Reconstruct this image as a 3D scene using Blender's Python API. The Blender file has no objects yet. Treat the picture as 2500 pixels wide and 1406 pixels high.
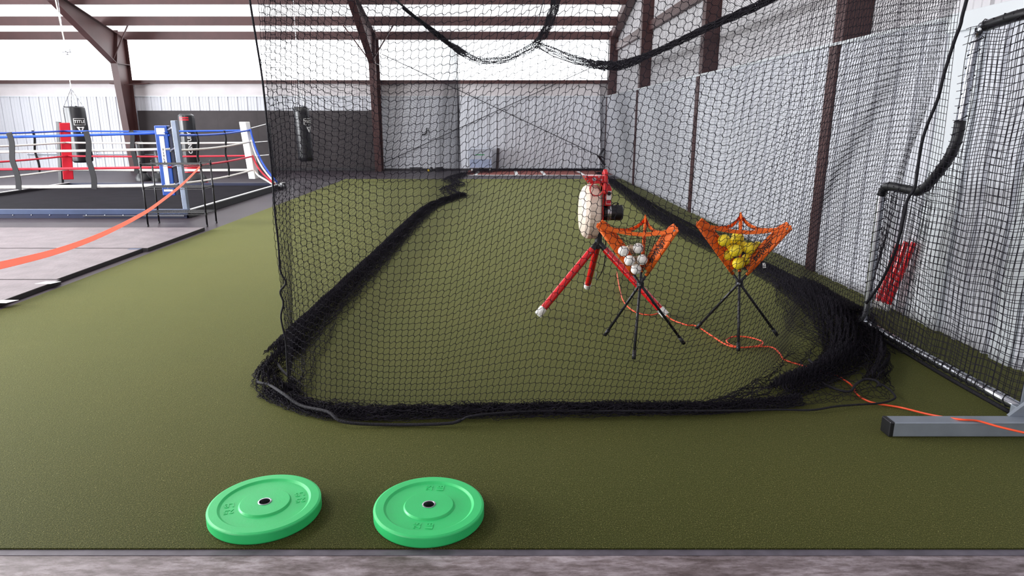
import bpy, math, random
import numpy as np
from mathutils import Vector, Matrix

random.seed(7)
RNG = np.random.default_rng(11)
SC = bpy.context.scene
COL = SC.collection

# ------------------------------------------------------------------ camera
F_PX, PITCH, CX, CAM_H = 1640.0, math.radians(14.0), 1221.0, 1.55
cam_data = bpy.data.cameras.new('camera')
cam_data.sensor_width = 36.0
cam_data.lens = 36.0 * F_PX / 2500.0
cam_data.shift_x = (1250.0 - CX) / 2500.0
cam_data.clip_start = 0.05
cam_data.clip_end = 200
cam = bpy.data.objects.new('camera', cam_data)
COL.objects.link(cam)
cam.location = (0, 0, CAM_H)
cam.rotation_euler = (math.radians(90) - PITCH, 0, 0)
SC.camera = cam

# ------------------------------------------------------------------ world, lights, exposure
world = bpy.data.worlds.new('world')
SC.world = world
world.use_nodes = True
bg = world.node_tree.nodes['Background']
bg.inputs[0].default_value = (0.86, 0.93, 1.0, 1)
bg.inputs[1].default_value = 0.06


def area(name, loc, rot, sx, sy, power, color):
    l = bpy.data.lights.new(name, 'AREA')
    l.shape = 'RECTANGLE'
    l.size, l.size_y, l.energy, l.color = sx, sy, power, color
    o = bpy.data.objects.new(name, l)
    o.location, o.rotation_euler = loc, rot
    COL.objects.link(o)
    return o


# area lights added out of view to brighten the hall from left and overhead
area('left_fill_light', (-17, 6.5, 2.0), (0, math.radians(-90), 0), 3.6, 7.0, 3000, (0.95, 0.97, 1.0))
area('left_rear_fill_light', (-17, 13.5, 2.0), (0, math.radians(-90), 0), 3.6, 8.0, 1200, (0.95, 0.97, 1.0))
area('front_left_fill_light', (-9.5, -4.5, 1.7), (math.radians(90), 0, math.radians(-52)), 5.0, 2.6, 480, (1.0, 0.98, 0.96))  # added to light the camera-facing sides of plates and caddies
area('overhead_fill_light', (-7.5, 6.0, 5.6), (0, 0, 0), 4.0, 4.0, 820, (1.0, 0.98, 0.95))  # added overhead so the turf darkens towards the right
area('rear_overhead_fill_light', (-6.0, 13.0, 5.6), (0, 0, 0), 9.0, 2.5, 300, (1.0, 0.98, 0.95))
SC.view_settings.view_transform = 'Standard'
SC.view_settings.look = 'None'
SC.view_settings.gamma = 1
SC.view_settings.use_curve_mapping = False
SC.view_settings.exposure = 0.0
SC.cycles.use_denoising = True
SC.cycles.max_bounces = 8
SC.cycles.transparent_max_bounces = 8
SC.cycles.caustics_reflective = False
SC.cycles.caustics_refractive = False


# ------------------------------------------------------------------ where a sight line meets the place
def ray(px, py):
    u = (px - CX) / F_PX
    v = (py - 703.0) / F_PX
    return np.array([u, math.cos(PITCH) - v * math.sin(PITCH), -math.sin(PITCH) - v * math.cos(PITCH)])


EYE = np.array([0, 0, CAM_H])


def G(px, py, z=0.0):
    d = ray(px, py)
    return EYE + d * ((z - CAM_H) / d[2])


def AY(px, py, y):
    d = ray(px, py)
    return EYE + d * (y / d[1])


def AX(px, py, x):
    d = ray(px, py)
    return EYE + d * (x / d[0])


# ------------------------------------------------------------------ materials
def lin(h):
    h = h.lstrip('#')
    out = []
    for i in (0, 2, 4):
        c = int(h[i:i + 2], 16) / 255
        out.append(c / 12.92 if c <= 0.04045 else ((c + 0.055) / 1.055) ** 2.4)
    return tuple(out)


def mat(name, color, rough=0.6, metal=0.0, var=0.08, scale=6.0, bump=0.0, bscale=60.0, spec=0.5, detail=4.0, coat=0.0, color2=None):
    m = bpy.data.materials.new(name)
    m.use_nodes = True
    nt = m.node_tree
    b = nt.nodes['Principled BSDF']
    c = lin(color) if isinstance(color, str) else color
    b.inputs['Roughness'].default_value = rough
    b.inputs['Metallic'].default_value = metal
    b.inputs['Specular IOR Level'].default_value = spec
    b.inputs['Coat Weight'].default_value = coat
    tc = nt.nodes.new('ShaderNodeTexCoord')
    nz = nt.nodes.new('ShaderNodeTexNoise')
    nz.inputs['Scale'].default_value = scale
    nz.inputs['Detail'].default_value = detail
    nt.links.new(tc.outputs['Object'], nz.inputs['Vector'])
    rp = nt.nodes.new('ShaderNodeValToRGB')
    rp.color_ramp.elements[0].position = 0.3
    rp.color_ramp.elements[1].position = 0.7
    c2 = (lin(color2) if isinstance(color2, str) else color2) if color2 is not None else None
    rp.color_ramp.elements[0].color = tuple(x * (1 - var) for x in c) + (1,)
    rp.color_ramp.elements[1].color = (tuple(c2) if c2 else tuple(min(1, x * (1 + var)) for x in c)) + (1,)
    nt.links.new(nz.outputs['Fac'], rp.inputs['Fac'])
    nt.links.new(rp.outputs['Color'], b.inputs['Base Color'])
    if bump:
        n2 = nt.nodes.new('ShaderNodeTexNoise')
        n2.inputs['Scale'].default_value = bscale
        n2.inputs['Detail'].default_value = 3
        nt.links.new(tc.outputs['Object'], n2.inputs['Vector'])
        bp = nt.nodes.new('ShaderNodeBump')
        bp.inputs['Strength'].default_value = bump
        bp.inputs['Distance'].default_value = 0.01
        nt.links.new(n2.outputs['Fac'], bp.inputs['Height'])
        nt.links.new(bp.outputs['Normal'], b.inputs['Normal'])
    return m


def emit(name, color, strength):
    m = bpy.data.materials.new(name)
    m.use_nodes = True
    b = m.node_tree.nodes['Principled BSDF']
    b.inputs['Base Color'].default_value = (0.8, 0.8, 0.8, 1)
    b.inputs['Emission Color'].default_value = color + (1,)
    b.inputs['Emission Strength'].default_value = strength
    return m


M = {}
M['net'] = mat('black_twine', (0.012, 0.010, 0.016), 0.85, var=0.2, spec=0.2)
M['rope'] = mat('black_hem_rope', (0.012, 0.011, 0.016), 0.75, var=0.3, scale=60, bump=0.6, bscale=120, spec=0.3)
M['steel_brown'] = mat('red_brown_primer_steel', '#482a29', 0.5, var=0.15, scale=3, bump=0.05)
M['liner'] = mat('white_ribbed_liner', '#d5d7de', 0.5, var=0.03, scale=1.5, spec=0.4)
M['upper'] = mat('white_upper_sheet', '#cfcdd0', 0.6, var=0.05, scale=2, bump=0.1, bscale=4)
M['insul'] = mat('white_vinyl_insulation', '#d8d2d4', 0.5, var=0.05, scale=2.5, bump=0.5, bscale=3)
M['trimw'] = mat('white_trim', '#d9dee2', 0.4, var=0.02, scale=2)
M['window'] = emit('daylit_translucent_panel', (0.93, 0.97, 1.0), 4.2)
M['roofglow'] = emit('glowing_roof_deck', (0.97, 0.98, 1.0), 1.6)  # brightness of the lit roof insulation, put in as emission
M['deck'] = mat('white_roof_insulation', '#d8d6d6', 0.6, var=0.05, scale=1)
M['plywood'] = mat('black_painted_plywood', '#393335', 0.7, var=0.2, scale=2.5, detail=8, bump=0.1, bscale=30)
M['rubber'] = mat('dark_rubber_floor', '#3b343a', 0.46, var=0.15, scale=1.4, bump=0.12, bscale=90, spec=0.16)
M['matr'] = mat('textured_rubber_mat', '#6e6468', 0.46, var=0.2, scale=5, bump=0.5, bscale=28)
M['mat_edge'] = mat('black_rubber_edge', '#29262a', 0.6, var=0.2, scale=8)
M['track'] = mat('red_track_rubber', '#7d3a30', 0.7, var=0.12, scale=30)
M['white'] = mat('white_paint', '#e6e6e6', 0.5, var=0.03)
M['canvas'] = mat('black_ring_canvas', '#1b191f', 0.95, spec=0.08, var=0.2, scale=3, bump=0.1, bscale=40)
M['beam'] = mat('blue_grey_steel', '#3f4b69', 0.45, metal=0.3, var=0.12, scale=4)
M['beam2'] = mat('steel_grey_post', '#8792a6', 0.4, metal=0.3, var=0.1, scale=6)
M['bluebag'] = mat('blue_vinyl', '#1f4fa8', 0.4, var=0.1)
M['navy'] = mat('navy_vinyl', '#1b2140', 0.4, var=0.1)
M['redpad'] = mat('red_vinyl', '#c3182c', 0.4, var=0.06)
M['redrope'] = mat('red_rope', '#cf2038', 0.5, var=0.12, scale=30)
M['bluerope'] = mat('blue_rope', '#1f55c8', 0.5, var=0.12, scale=30)
M['whiterope'] = mat('white_rope', '#e8e4dd', 0.6, var=0.08, scale=40, bump=0.3, bscale=80)
M['strap'] = mat('charcoal_strap', '#131217', 0.7, var=0.15)
M['blackvinyl'] = mat('black_vinyl', '#15151a', 0.32, var=0.2, scale=5, spec=0.6)
M['chrome'] = mat('galvanised_steel', '#c2c4c8', 0.28, metal=0.9, var=0.08, scale=20)
M['silver'] = mat('silver_tube', '#b9bcc4', 0.22, metal=0.95, var=0.06, scale=15)
M['greysteel'] = mat('grey_painted_steel', '#959da8', 0.38, metal=0.35, var=0.08, scale=10)
M['blackwire'] = mat('black_coated_wire', '#17161b', 0.4, var=0.1)
M['tape'] = mat('orange_ribbon', '#ffa592', 0.4, var=0.04, scale=12)
M['edging'] = mat('grey_rubber_edging', '#5d5862', 0.55, var=0.25, scale=14, detail=6)
M['cord'] = mat('orange_cable_jacket', '#f2542c', 0.4, var=0.06, scale=20)
M['orange'] = mat('orange_nylon', '#ff7a24', 0.6, var=0.08, scale=20, bump=0.2, bscale=60)
M['letter'] = mat('black_ink', '#120d0c', 0.6, var=0.05)
M['whiteink'] = mat('white_ink', '#e9e9e9', 0.5, var=0.02)
M['redmetal'] = mat('red_gloss_metal', '#d4141c', 0.22, var=0.05, coat=0.5)
M['cream'] = mat('cream_plastic', '#e6d6c6', 0.42, var=0.04, scale=8)
M['blackplast'] = mat('black_plastic', '#16161b', 0.4, var=0.12)
M['whiteplast'] = mat('white_plastic', '#f0efec', 0.4, var=0.03)
M['baseball'] = mat('white_ball', '#f2efe9', 0.55, var=0.04, scale=30)
M['tanball'] = mat('scuffed_tan_ball', '#cdb79a', 0.6, var=0.12, scale=20)
M['green'] = mat('green_rubber', '#2fc06c', 0.42, var=0.05, scale=7, bump=0.05, bscale=120)
M['bin'] = mat('frosted_plastic', '#c4cad6', 0.4, var=0.05)
M['bluefill'] = mat('blue_grey_contents', '#a4b0cc', 0.6, var=0.15)
M['brownwood'] = mat('dark_wood', '#4a4145', 0.7, var=0.2)
M['yellow'] = mat('yellow_plastic', '#e9c42a', 0.5)
M['greenink'] = mat('green_ink', '#3f9c62', 0.5)


def turf_material():
    m = bpy.data.materials.new('olive_turf')
    m.use_nodes = True
    nt = m.node_tree
    b = nt.nodes['Principled BSDF']
    b.inputs['Roughness'].default_value = 0.7
    b.inputs['Specular IOR Level'].default_value = 0.08
    b.inputs['Sheen Weight'].default_value = 0.30
    b.inputs['Sheen Roughness'].default_value = 0.42
    b.inputs['Sheen Tint'].default_value = (0.78, 0.80, 0.28, 1)
    tc = nt.nodes.new('ShaderNodeTexCoord')

    def noise(scale, detail=2.0):
        n = nt.nodes.new('ShaderNodeTexNoise')
        n.inputs['Scale'].default_value = scale
        n.inputs['Detail'].default_value = detail
        nt.links.new(tc.outputs['Object'], n.inputs['Vector'])
        return n

    fine, mid, big = noise(240, 5), noise(90, 3), noise(0.9, 3)
    rp = nt.nodes.new('ShaderNodeValToRGB')
    e = rp.color_ramp.elements
    e[0].position, e[0].color = 0.38, (0.010, 0.0125, 0.002, 1)
    e[1].position, e[1].color = 0.58, (0.040, 0.045, 0.0085, 1)
    x = e.new(0.70)
    x.color = (0.24, 0.22, 0.08, 1)
    nt.links.new(fine.outputs['Fac'], rp.inputs['Fac'])
    r2 = nt.nodes.new('ShaderNodeValToRGB')
    r2.color_ramp.elements[0].position, r2.color_ramp.elements[0].color = 0.35, (0.86, 0.9, 0.86, 1)
    r2.color_ramp.elements[1].position, r2.color_ramp.elements[1].color = 0.65, (1.08, 1.02, 1.0, 1)
    nt.links.new(big.outputs['Fac'], r2.inputs['Fac'])
    mx = nt.nodes.new('ShaderNodeMix')
    mx.data_type = 'RGBA'
    mx.blend_type = 'MULTIPLY'
    mx.inputs['Factor'].default_value = 1.0
    nt.links.new(rp.outputs['Color'], mx.inputs['A'])
    nt.links.new(r2.outputs['Color'], mx.inputs['B'])
    # pale fibre ends
    vo = nt.nodes.new('ShaderNodeTexVoronoi')
    vo.inputs['Scale'].default_value = 75
    nt.links.new(tc.outputs['Object'], vo.inputs['Vector'])
    r3 = nt.nodes.new('ShaderNodeValToRGB')
    r3.color_ramp.elements[0].position, r3.color_ramp.elements[0].color = 0.10, (1, 1, 1, 1)
    r3.color_ramp.elements[1].position, r3.color_ramp.elements[1].color = 0.17, (0, 0, 0, 1)
    nt.links.new(vo.outputs['Distance'], r3.inputs['Fac'])
    pick = nt.nodes.new('ShaderNodeSeparateColor')
    nt.links.new(vo.outputs['Color'], pick.inputs['Color'])
    gt = nt.nodes.new('ShaderNodeMath')
    gt.operation = 'GREATER_THAN'
    gt.inputs[1].default_value = 0.80
    nt.links.new(pick.outputs['Red'], gt.inputs[0])
    mu = nt.nodes.new('ShaderNodeMath')
    mu.operation = 'MULTIPLY'
    nt.links.new(r3.outputs['Color'], mu.inputs[0])
    nt.links.new(gt.outputs[0], mu.inputs[1])
    m2 = nt.nodes.new('ShaderNodeMix')
    m2.data_type = 'RGBA'
    m2.inputs['B'].default_value = (0.22, 0.21, 0.085, 1)
    nt.links.new(mu.outputs[0], m2.inputs['Factor'])
    nt.links.new(mx.outputs['Result'], m2.inputs['A'])
    nt.links.new(m2.outputs['Result'], b.inputs['Base Color'])
    ad = nt.nodes.new('ShaderNodeMath')
    ad.operation = 'ADD'
    nt.links.new(fine.outputs['Fac'], ad.inputs[0])
    nt.links.new(mid.outputs['Fac'], ad.inputs[1])
    bp = nt.nodes.new('ShaderNodeBump')
    bp.inputs['Strength'].default_value = 0.4
    bp.inputs['Distance'].default_value = 0.006
    nt.links.new(ad.outputs[0], bp.inputs['Height'])
    nt.links.new(bp.outputs['Normal'], b.inputs['Normal'])
    return m


def concrete_material():
    m = bpy.data.materials.new('stained_concrete')
    m.use_nodes = True
    nt = m.node_tree
    b = nt.nodes['Principled BSDF']
    b.inputs['Roughness'].default_value = 0.5
    tc = nt.nodes.new('ShaderNodeTexCoord')
    mp = nt.nodes.new('ShaderNodeMapping')
    mp.inputs['Scale'].default_value = (0.8, 2.8, 1.0)
    nt.links.new(tc.outputs['Object'], mp.inputs['Vector'])
    n1 = nt.nodes.new('ShaderNodeTexNoise')
    n1.inputs['Scale'].default_value = 2.6
    n1.inputs['Detail'].default_value = 12
    n1.inputs['Roughness'].default_value = 0.72
    nt.links.new(mp.outputs['Vector'], n1.inputs['Vector'])
    n2 = nt.nodes.new('ShaderNodeTexNoise')
    n2.inputs['Scale'].default_value = 13
    n2.inputs['Detail'].default_value = 10
    n2.inputs['Roughness'].default_value = 0.75
    nt.links.new(mp.outputs['Vector'], n2.inputs['Vector'])
    rp = nt.nodes.new('ShaderNodeValToRGB')
    e = rp.color_ramp.elements
    e[0].position, e[0].color = 0.38, lin('#5d5151') + (1,)
    e[1].position, e[1].color = 0.62, lin('#a59b9f') + (1,)
    x = e.new(0.50)
    x.color = lin('#82777a') + (1,)
    nt.links.new(n1.outputs['Fac'], rp.inputs['Fac'])
    r2 = nt.nodes.new('ShaderNodeValToRGB')
    r2.color_ramp.elements[0].position, r2.color_ramp.elements[0].color = 0.42, (.60, .55, .54, 1)
    r2.color_ramp.elements[1].position, r2.color_ramp.elements[1].color = 0.56, (1.12, 1.12, 1.14, 1)
    nt.links.new(n2.outputs['Fac'], r2.inputs['Fac'])
    mx = nt.nodes.new('ShaderNodeMix')
    mx.data_type = 'RGBA'
    mx.blend_type = 'MULTIPLY'
    mx.inputs['Factor'].default_value = 1.0
    nt.links.new(rp.outputs['Color'], mx.inputs['A'])
    nt.links.new(r2.outputs['Color'], mx.inputs['B'])
    nt.links.new(mx.outputs['Result'], b.inputs['Base Color'])
    bp = nt.nodes.new('ShaderNodeBump')
    bp.inputs['Strength'].default_value = 0.12
    bp.inputs['Distance'].default_value = 0.01
    nt.links.new(n2.outputs['Fac'], bp.inputs['Height'])
    nt.links.new(bp.outputs['Normal'], b.inputs['Normal'])
    return m


def dimple_material():
    m = mat('yellow_dimpled_ball', '#ffe22c', 0.45, var=0.05, scale=30)
    nt = m.node_tree
    b = nt.nodes['Principled BSDF']
    tc = nt.nodes.new('ShaderNodeTexCoord')
    v = nt.nodes.new('ShaderNodeTexVoronoi')
    v.inputs['Scale'].default_value = 110
    nt.links.new(tc.outputs['Object'], v.inputs['Vector'])
    bp = nt.nodes.new('ShaderNodeBump')
    bp.inputs['Strength'].default_value = 0.6
    bp.inputs['Distance'].default_value = 0.004
    nt.links.new(v.outputs['Distance'], bp.inputs['Height'])
    nt.links.new(bp.outputs['Normal'], b.inputs['Normal'])
    return m




def glow_through(m, color, f):
    """thin cloth: part of the light passes through"""
    nt = m.node_tree
    b = nt.nodes['Principled BSDF']
    out = nt.nodes['Material Output']
    tr = nt.nodes.new('ShaderNodeBsdfTranslucent')
    tr.inputs['Color'].default_value = lin(color) + (1,)
    mx = nt.nodes.new('ShaderNodeMixShader')
    mx.inputs[0].default_value = f
    nt.links.new(b.outputs[0], mx.inputs[1])
    nt.links.new(tr.outputs[0], mx.inputs[2])
    nt.links.new(mx.outputs[0], out.inputs['Surface'])


glow_through(M['tape'], '#ffb6a6', 0.55)
glow_through(M['orange'], '#ff7a1e', 0.3)
M['turf'] = turf_material()
M['concrete'] = concrete_material()
M['yball'] = dimple_material()


# ------------------------------------------------------------------ object helpers
def link(name, me, material, parent=None, smooth=False):
    o = bpy.data.objects.new(name, me)
    COL.objects.link(o)
    if material is not None and not me.materials:
        me.materials.append(material)
    if smooth:
        me.polygons.foreach_set('use_smooth', [True] * len(me.polygons))
    if parent is not None:
        o.parent = parent
    return o


def tag(o, label=None, cat=None, group=None, kind=None):
    if label:
        o['label'] = label
    if cat:
        o['category'] = cat
    if group:
        o['group'] = group
    if kind:
        o['kind'] = kind
    return o


def thing(name, label, cat, loc=(0, 0, 0), rz=0.0, group=None):
    o = bpy.data.objects.new(name, None)
    o.empty_display_size = 0.1
    COL.objects.link(o)
    o.location = loc
    o.rotation_euler = (0, 0, rz)
    return tag(o, label, cat, group)


def copy_tree(o, parent=None):
    c = o.copy()
    COL.objects.link(c)
    if parent is not None:
        c.parent = parent
    for ch in list(o.children):
        copy_tree(ch, c)
    return c


class MB:
    def __init__(s):
        s.v, s.f = [], []

    def add(s, vs, fs):
        n = len(s.v)
        s.v += [tuple(map(float, p)) for p in vs]
        s.f += [tuple(i + n for i in f) for f in fs]
        return s

    def box(s, c, d, rz=0.0, mtx=None):
        x, y, z = d[0] / 2, d[1] / 2, d[2] / 2
        vs = [Vector(p) for p in ((-x, -y, -z), (x, -y, -z), (x, y, -z), (-x, y, -z), (-x, -y, z), (x, -y, z), (x, y, z), (-x, y, z))]
        mm = mtx if mtx is not None else Matrix.Rotation(rz, 3, 'Z')
        vs = [mm @ p + Vector(c) for p in vs]
        return s.add(vs, [(0, 3, 2, 1), (4, 5, 6, 7), (0, 1, 5, 4), (1, 2, 6, 5), (2, 3, 7, 6), (3, 0, 4, 7)])

    def bb(s, a, b):
        return s.box([(a[i] + b[i]) / 2 for i in range(3)], [abs(b[i] - a[i]) for i in range(3)])

    def tube(s, pts, r, n=10, caps=True):
        pts = [Vector(p) for p in pts]
        k = len(pts)
        rs = r if isinstance(r, (list, tuple)) else [r] * k
        t = (pts[1] - pts[0]).normalized()
        ref = Vector((0, 0, 1)) if abs(t.z) < 0.9 else Vector((1, 0, 0))
        a = t.cross(ref).normalized()
        vs, fs = [], []
        for i in range(k):
            t = (pts[min(i + 1, k - 1)] - pts[max(i - 1, 0)]).normalized()
            a = (a - t * a.dot(t)).normalized()
            b = t.cross(a)
            for j in range(n):
                th = 2 * math.pi * j / n
                vs.append(pts[i] + (a * math.cos(th) + b * math.sin(th)) * rs[i])
        for i in range(k - 1):
            for j in range(n):
                fs.append((i * n + j, i * n + (j + 1) % n, (i + 1) * n + (j + 1) % n, (i + 1) * n + j))
        if caps:
            fs.append(tuple(range(n - 1, -1, -1)))
            fs.append(tuple((k - 1) * n + j for j in range(n)))
        return s.add(vs, fs)

    def bar(s, a, b, w, h, up=(0, 0, 1)):
        a, b = Vector(a), Vector(b)
        t = (b - a).normalized()
        u = Vector(up)
        x = t.cross(u).normalized()
        u = x.cross(t)
        vs = []
        for p in (a, b):
            for sx, sy in ((-1, -1), (1, -1), (1, 1), (-1, 1)):
                vs.append(p + x * (w / 2 * sx) + u * (h / 2 * sy))
        return s.add(vs, [(3, 2, 1, 0), (4, 5, 6, 7), (0, 1, 5, 4), (1, 2, 6, 5), (2, 3, 7, 6), (3, 0, 4, 7)])

    def ribbon(s, pts, ups, w, th):
        """flat band along pts whose width direction is ups"""
        pts = [Vector(p) for p in pts]
        k = len(pts)
        vs, fs = [], []
        for i in range(k):
            t = (pts[min(i + 1, k - 1)] - pts[max(i - 1, 0)]).normalized()
            u = Vector(ups[i] if isinstance(ups, list) else ups)
            u = (u - t * u.dot(t)).normalized()
            n = t.cross(u)
            wi = w[i] if isinstance(w, (list, tuple)) else w
            for a, b in ((-.5, -.5), (.5, -.5), (.5, .5), (-.5, .5)):
                vs.append(pts[i] + u * (a * wi) + n * (b * th))
        for i in range(k - 1):
            for j in range(4):
                fs.append((i * 4 + j, i * 4 + (j + 1) % 4, (i + 1) * 4 + (j + 1) % 4, (i + 1) * 4 + j))
        fs += [(3, 2, 1, 0), tuple((k - 1) * 4 + j for j in range(4))]
        return s.add(vs, fs)

    def lathe(s, prof, n=32, c=(0, 0, 0), axis='Z', closed=False):
        vs, fs = [], []
        k = len(prof)
        for r, h in prof:
            for j in range(n):
                th = 2 * math.pi * j / n
                x, y = r * math.cos(th), r * math.sin(th)
                p = (x, y, h) if axis == 'Z' else ((h, x, y) if axis == 'X' else (x, h, y))
                vs.append((p[0] + c[0], p[1] + c[1], p[2] + c[2]))
        for i in range(k if closed else k - 1):
            i2 = (i + 1) % k
            for j in range(n):
                fs.append((i * n + j, i * n + (j + 1) % n, i2 * n + (j + 1) % n, i2 * n + j))
        if not closed:
            if prof[0][0] > 1e-6:
                fs.append(tuple(range(n - 1, -1, -1)))
            if prof[-1][0] > 1e-6:
                fs.append(tuple((k - 1) * n + j for j in range(n)))
        return s.add(vs, fs)

    def prism(s, poly, ext):
        """poly: list of 3-D points in one plane, ext: extrusion vector"""
        n = len(poly)
        e = Vector(ext)
        vs = [Vector(p) for p in poly] + [Vector(p) + e for p in poly]
        fs = [tuple(range(n - 1, -1, -1)), tuple(range(n, 2 * n))]
        for i in range(n):
            fs.append((i, (i + 1) % n, n + (i + 1) % n, n + i))
        return s.add(vs, fs)

    def sphere(s, c, r, nu=20, nv=12, sc=(1, 1, 1)):
        vs = [(c[0], c[1], c[2] + r * sc[2])]
        for i in range(1, nv):
            ph = math.pi * i / nv
            for j in range(nu):
                th = 2 * math.pi * j / nu
                vs.append((c[0] + r * sc[0] * math.sin(ph) * math.cos(th), c[1] + r * sc[1] * math.sin(ph) * math.sin(th), c[2] + r * sc[2] * math.cos(ph)))
        vs.append((c[0], c[1], c[2] - r * sc[2]))
        fs = [(0, 1 + j, 1 + (j + 1) % nu) for j in range(nu)]
        for i in range(nv - 2):
            a = 1 + i * nu
            for j in range(nu):
                fs.append((a + j, a + nu + j, a + nu + (j + 1) % nu, a + (j + 1) % nu))
        last = len(vs) - 1
        a = 1 + (nv - 2) * nu
        fs += [(a + j, last, a + (j + 1) % nu) for j in range(nu)]
        return s.add(vs, fs)

    def obj(s, name, material, parent=None, smooth=False, bevel=0.0, auto=False, sharp=35):
        me = bpy.data.meshes.new(name)
        me.from_pydata(s.v, [], s.f)
        me.update()
        o = link(name, me, material, parent, smooth)
        if auto:
            me.polygons.foreach_set('use_smooth', [True] * len(me.polygons))
            try:
                me.set_sharp_from_angle(angle=math.radians(sharp))
            except Exception:
                pass
        if bevel:
            bv = o.modifiers.new('bevel', 'BEVEL')
            bv.width = bevel
            bv.segments = 2
            bv.limit_method = 'ANGLE'
        return o


def smooth_path(pts, n=8):
    """Catmull-Rom through pts"""
    P = [np.array(p, float) for p in pts]
    P = [2 * P[0] - P[1]] + P + [2 * P[-1] - P[-2]]
    out = []
    for i in range(1, len(P) - 2):
        for k in range(n):
            t = k / n
            a, b, c, d = P[i - 1], P[i], P[i + 1], P[i + 2]
            out.append(0.5 * ((2 * b) + (c - a) * t + (2 * a - 5 * b + 4 * c - d) * t * t + (3 * b - a - 3 * c + d) * t ** 3))
    out.append(P[-2])
    return out


def text_mesh(name, body, size, extrude, material, parent, mtx, warp=None, bold=0.0, align='CENTER', squash=1.0):
    cu = bpy.data.curves.new(name, 'FONT')
    cu.body = body
    cu.size = size
    cu.extrude = extrude
    cu.offset = bold
    cu.align_x = align
    cu.align_y = 'CENTER'
    tmp = bpy.data.objects.new(name, cu)
    COL.objects.link(tmp)
    dg = bpy.context.evaluated_depsgraph_get()
    dg.update()
    me = bpy.data.meshes.new_from_object(tmp.evaluated_get(dg))
    bpy.data.objects.remove(tmp)
    bpy.data.curves.remove(cu)
    me.name = name
    for v in me.vertices:
        p = Vector((v.co.x * squash, v.co.y, v.co.z))
        v.co = Vector(warp(p)) if warp else mtx @ p
    me.materials.clear()
    me.materials.append(material)
    return link(name, me, material, parent)


def frame_mtx(origin, xdir, ydir):
    x = Vector(xdir).normalized()
    y = Vector(ydir)
    y = (y - x * y.dot(x)).normalized()
    z = x.cross(y)
    m = Matrix((x, y, z)).transposed().to_4x4()
    m.translation = Vector(origin)
    return m


# ------------------------------------------------------------------ netting
def segs_mesh(name, A, B, r, sides=3):
    A = np.asarray(A, np.float64)
    B = np.asarray(B, np.float64)
    d = B - A
    L = np.linalg.norm(d, axis=1)
    ok = L > 1e-5
    A, B, d, L = A[ok], B[ok], d[ok], L[ok]
    d /= L[:, None]
    ref = np.where(np.abs(d[:, 2:3]) < 0.8, np.array([[0, 0, 1.0]]), np.array([[1.0, 0, 0]]))
    n1 = np.cross(d, ref)
    n1 /= np.linalg.norm(n1, axis=1)[:, None]
    n2 = np.cross(d, n1)
    N = len(A)
    V = np.empty((N, 2, sides, 3))
    for k in range(sides):
        th = 2 * math.pi * k / sides + 0.4
        off = (n1 * math.cos(th) + n2 * math.sin(th)) * r
        V[:, 0, k] = A + off
        V[:, 1, k] = B + off
    base = (np.arange(N) * 2 * sides)[:, None]
    quads = np.empty((N, sides, 4), np.int32)
    for k in range(sides):
        k2 = (k + 1) % sides
        quads[:, k, :] = base + np.array([[k, k2, sides + k2, sides + k]])
    me = bpy.data.meshes.new(name)
    me.vertices.add(N * 2 * sides)
    me.vertices.foreach_set('co', V.reshape(-1).astype(np.float32))
    nq = N * sides
    me.loops.add(nq * 4)
    me.loops.foreach_set('vertex_index', quads.reshape(-1))
    me.polygons.add(nq)
    me.polygons.foreach_set('loop_start', np.arange(nq, dtype=np.int32) * 4)
    me.update(calc_edges=True)
    return me


def net_segments(P, sub=1, amp=0.0, keep=None):
    """P: (nu, nv, 3) knots; returns strand segments, each strand waved between its knots"""
    HA, HB = P[:-1], P[1:]
    VA, VB = P[:, :-1], P[:, 1:]

    def unit(v):
        return v / np.maximum(np.linalg.norm(v, axis=-1, keepdims=True), 1e-9)

    dv = np.concatenate([VB - VA, (VB - VA)[:, -1:]], axis=1)
    dh = np.concatenate([HB - HA, (HB - HA)[-1:]], axis=0)
    sets = []
    for A, B, D, sgn in ((HA, HB, unit(dv)[:-1], 1.0), (VA, VB, unit(dh)[:, :-1], 0.6)):
        A2, B2, D2 = A.reshape(-1, 3), B.reshape(-1, 3), D.reshape(-1, 3)
        if keep is not None:
            k = keep(0.5 * (A2 + B2))
            A2, B2, D2 = A2[k], B2[k], D2[k]
        if sub == 1:
            sets.append((A2, B2))
            continue
        L = np.linalg.norm(B2 - A2, axis=1, keepdims=True)
        a = amp * sgn * (0.6 + 0.8 * RNG.random((len(A2), 1)))
        prev = A2
        for s in range(1, sub + 1):
            t = s / sub
            cur = A2 + (B2 - A2) * t + D2 * (L * a * math.sin(2 * math.pi * t))
            sets.append((prev, cur))
            prev = cur
    return np.concatenate([s[0] for s in sets]), np.concatenate([s[1] for s in sets])


def resample(pts, n):
    pts = np.asarray(pts, float)
    d = np.concatenate([[0], np.cumsum(np.linalg.norm(np.diff(pts, axis=0), axis=1))])
    t = np.linspace(0, d[-1], n)
    return np.stack([np.interp(t, d, pts[:, k]) for k in range(pts.shape[1])], axis=1)


def wob(i, j, f1, f2, ph):
    return np.sin(i * f1 + j * f2 + ph) * 0.6 + np.sin(i * f1 * 2.3 - j * f2 * 1.7 + ph * 2.1) * 0.4


# ================================================================== SETTING
WX = 3.33           # inner face of the right wall's lower lining
YF = 21.8           # far wall
ZL = 2.28           # top of the lower lining


def roof_z(y):
    return 4.15 + 0.25 * (YF - y)


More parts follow.
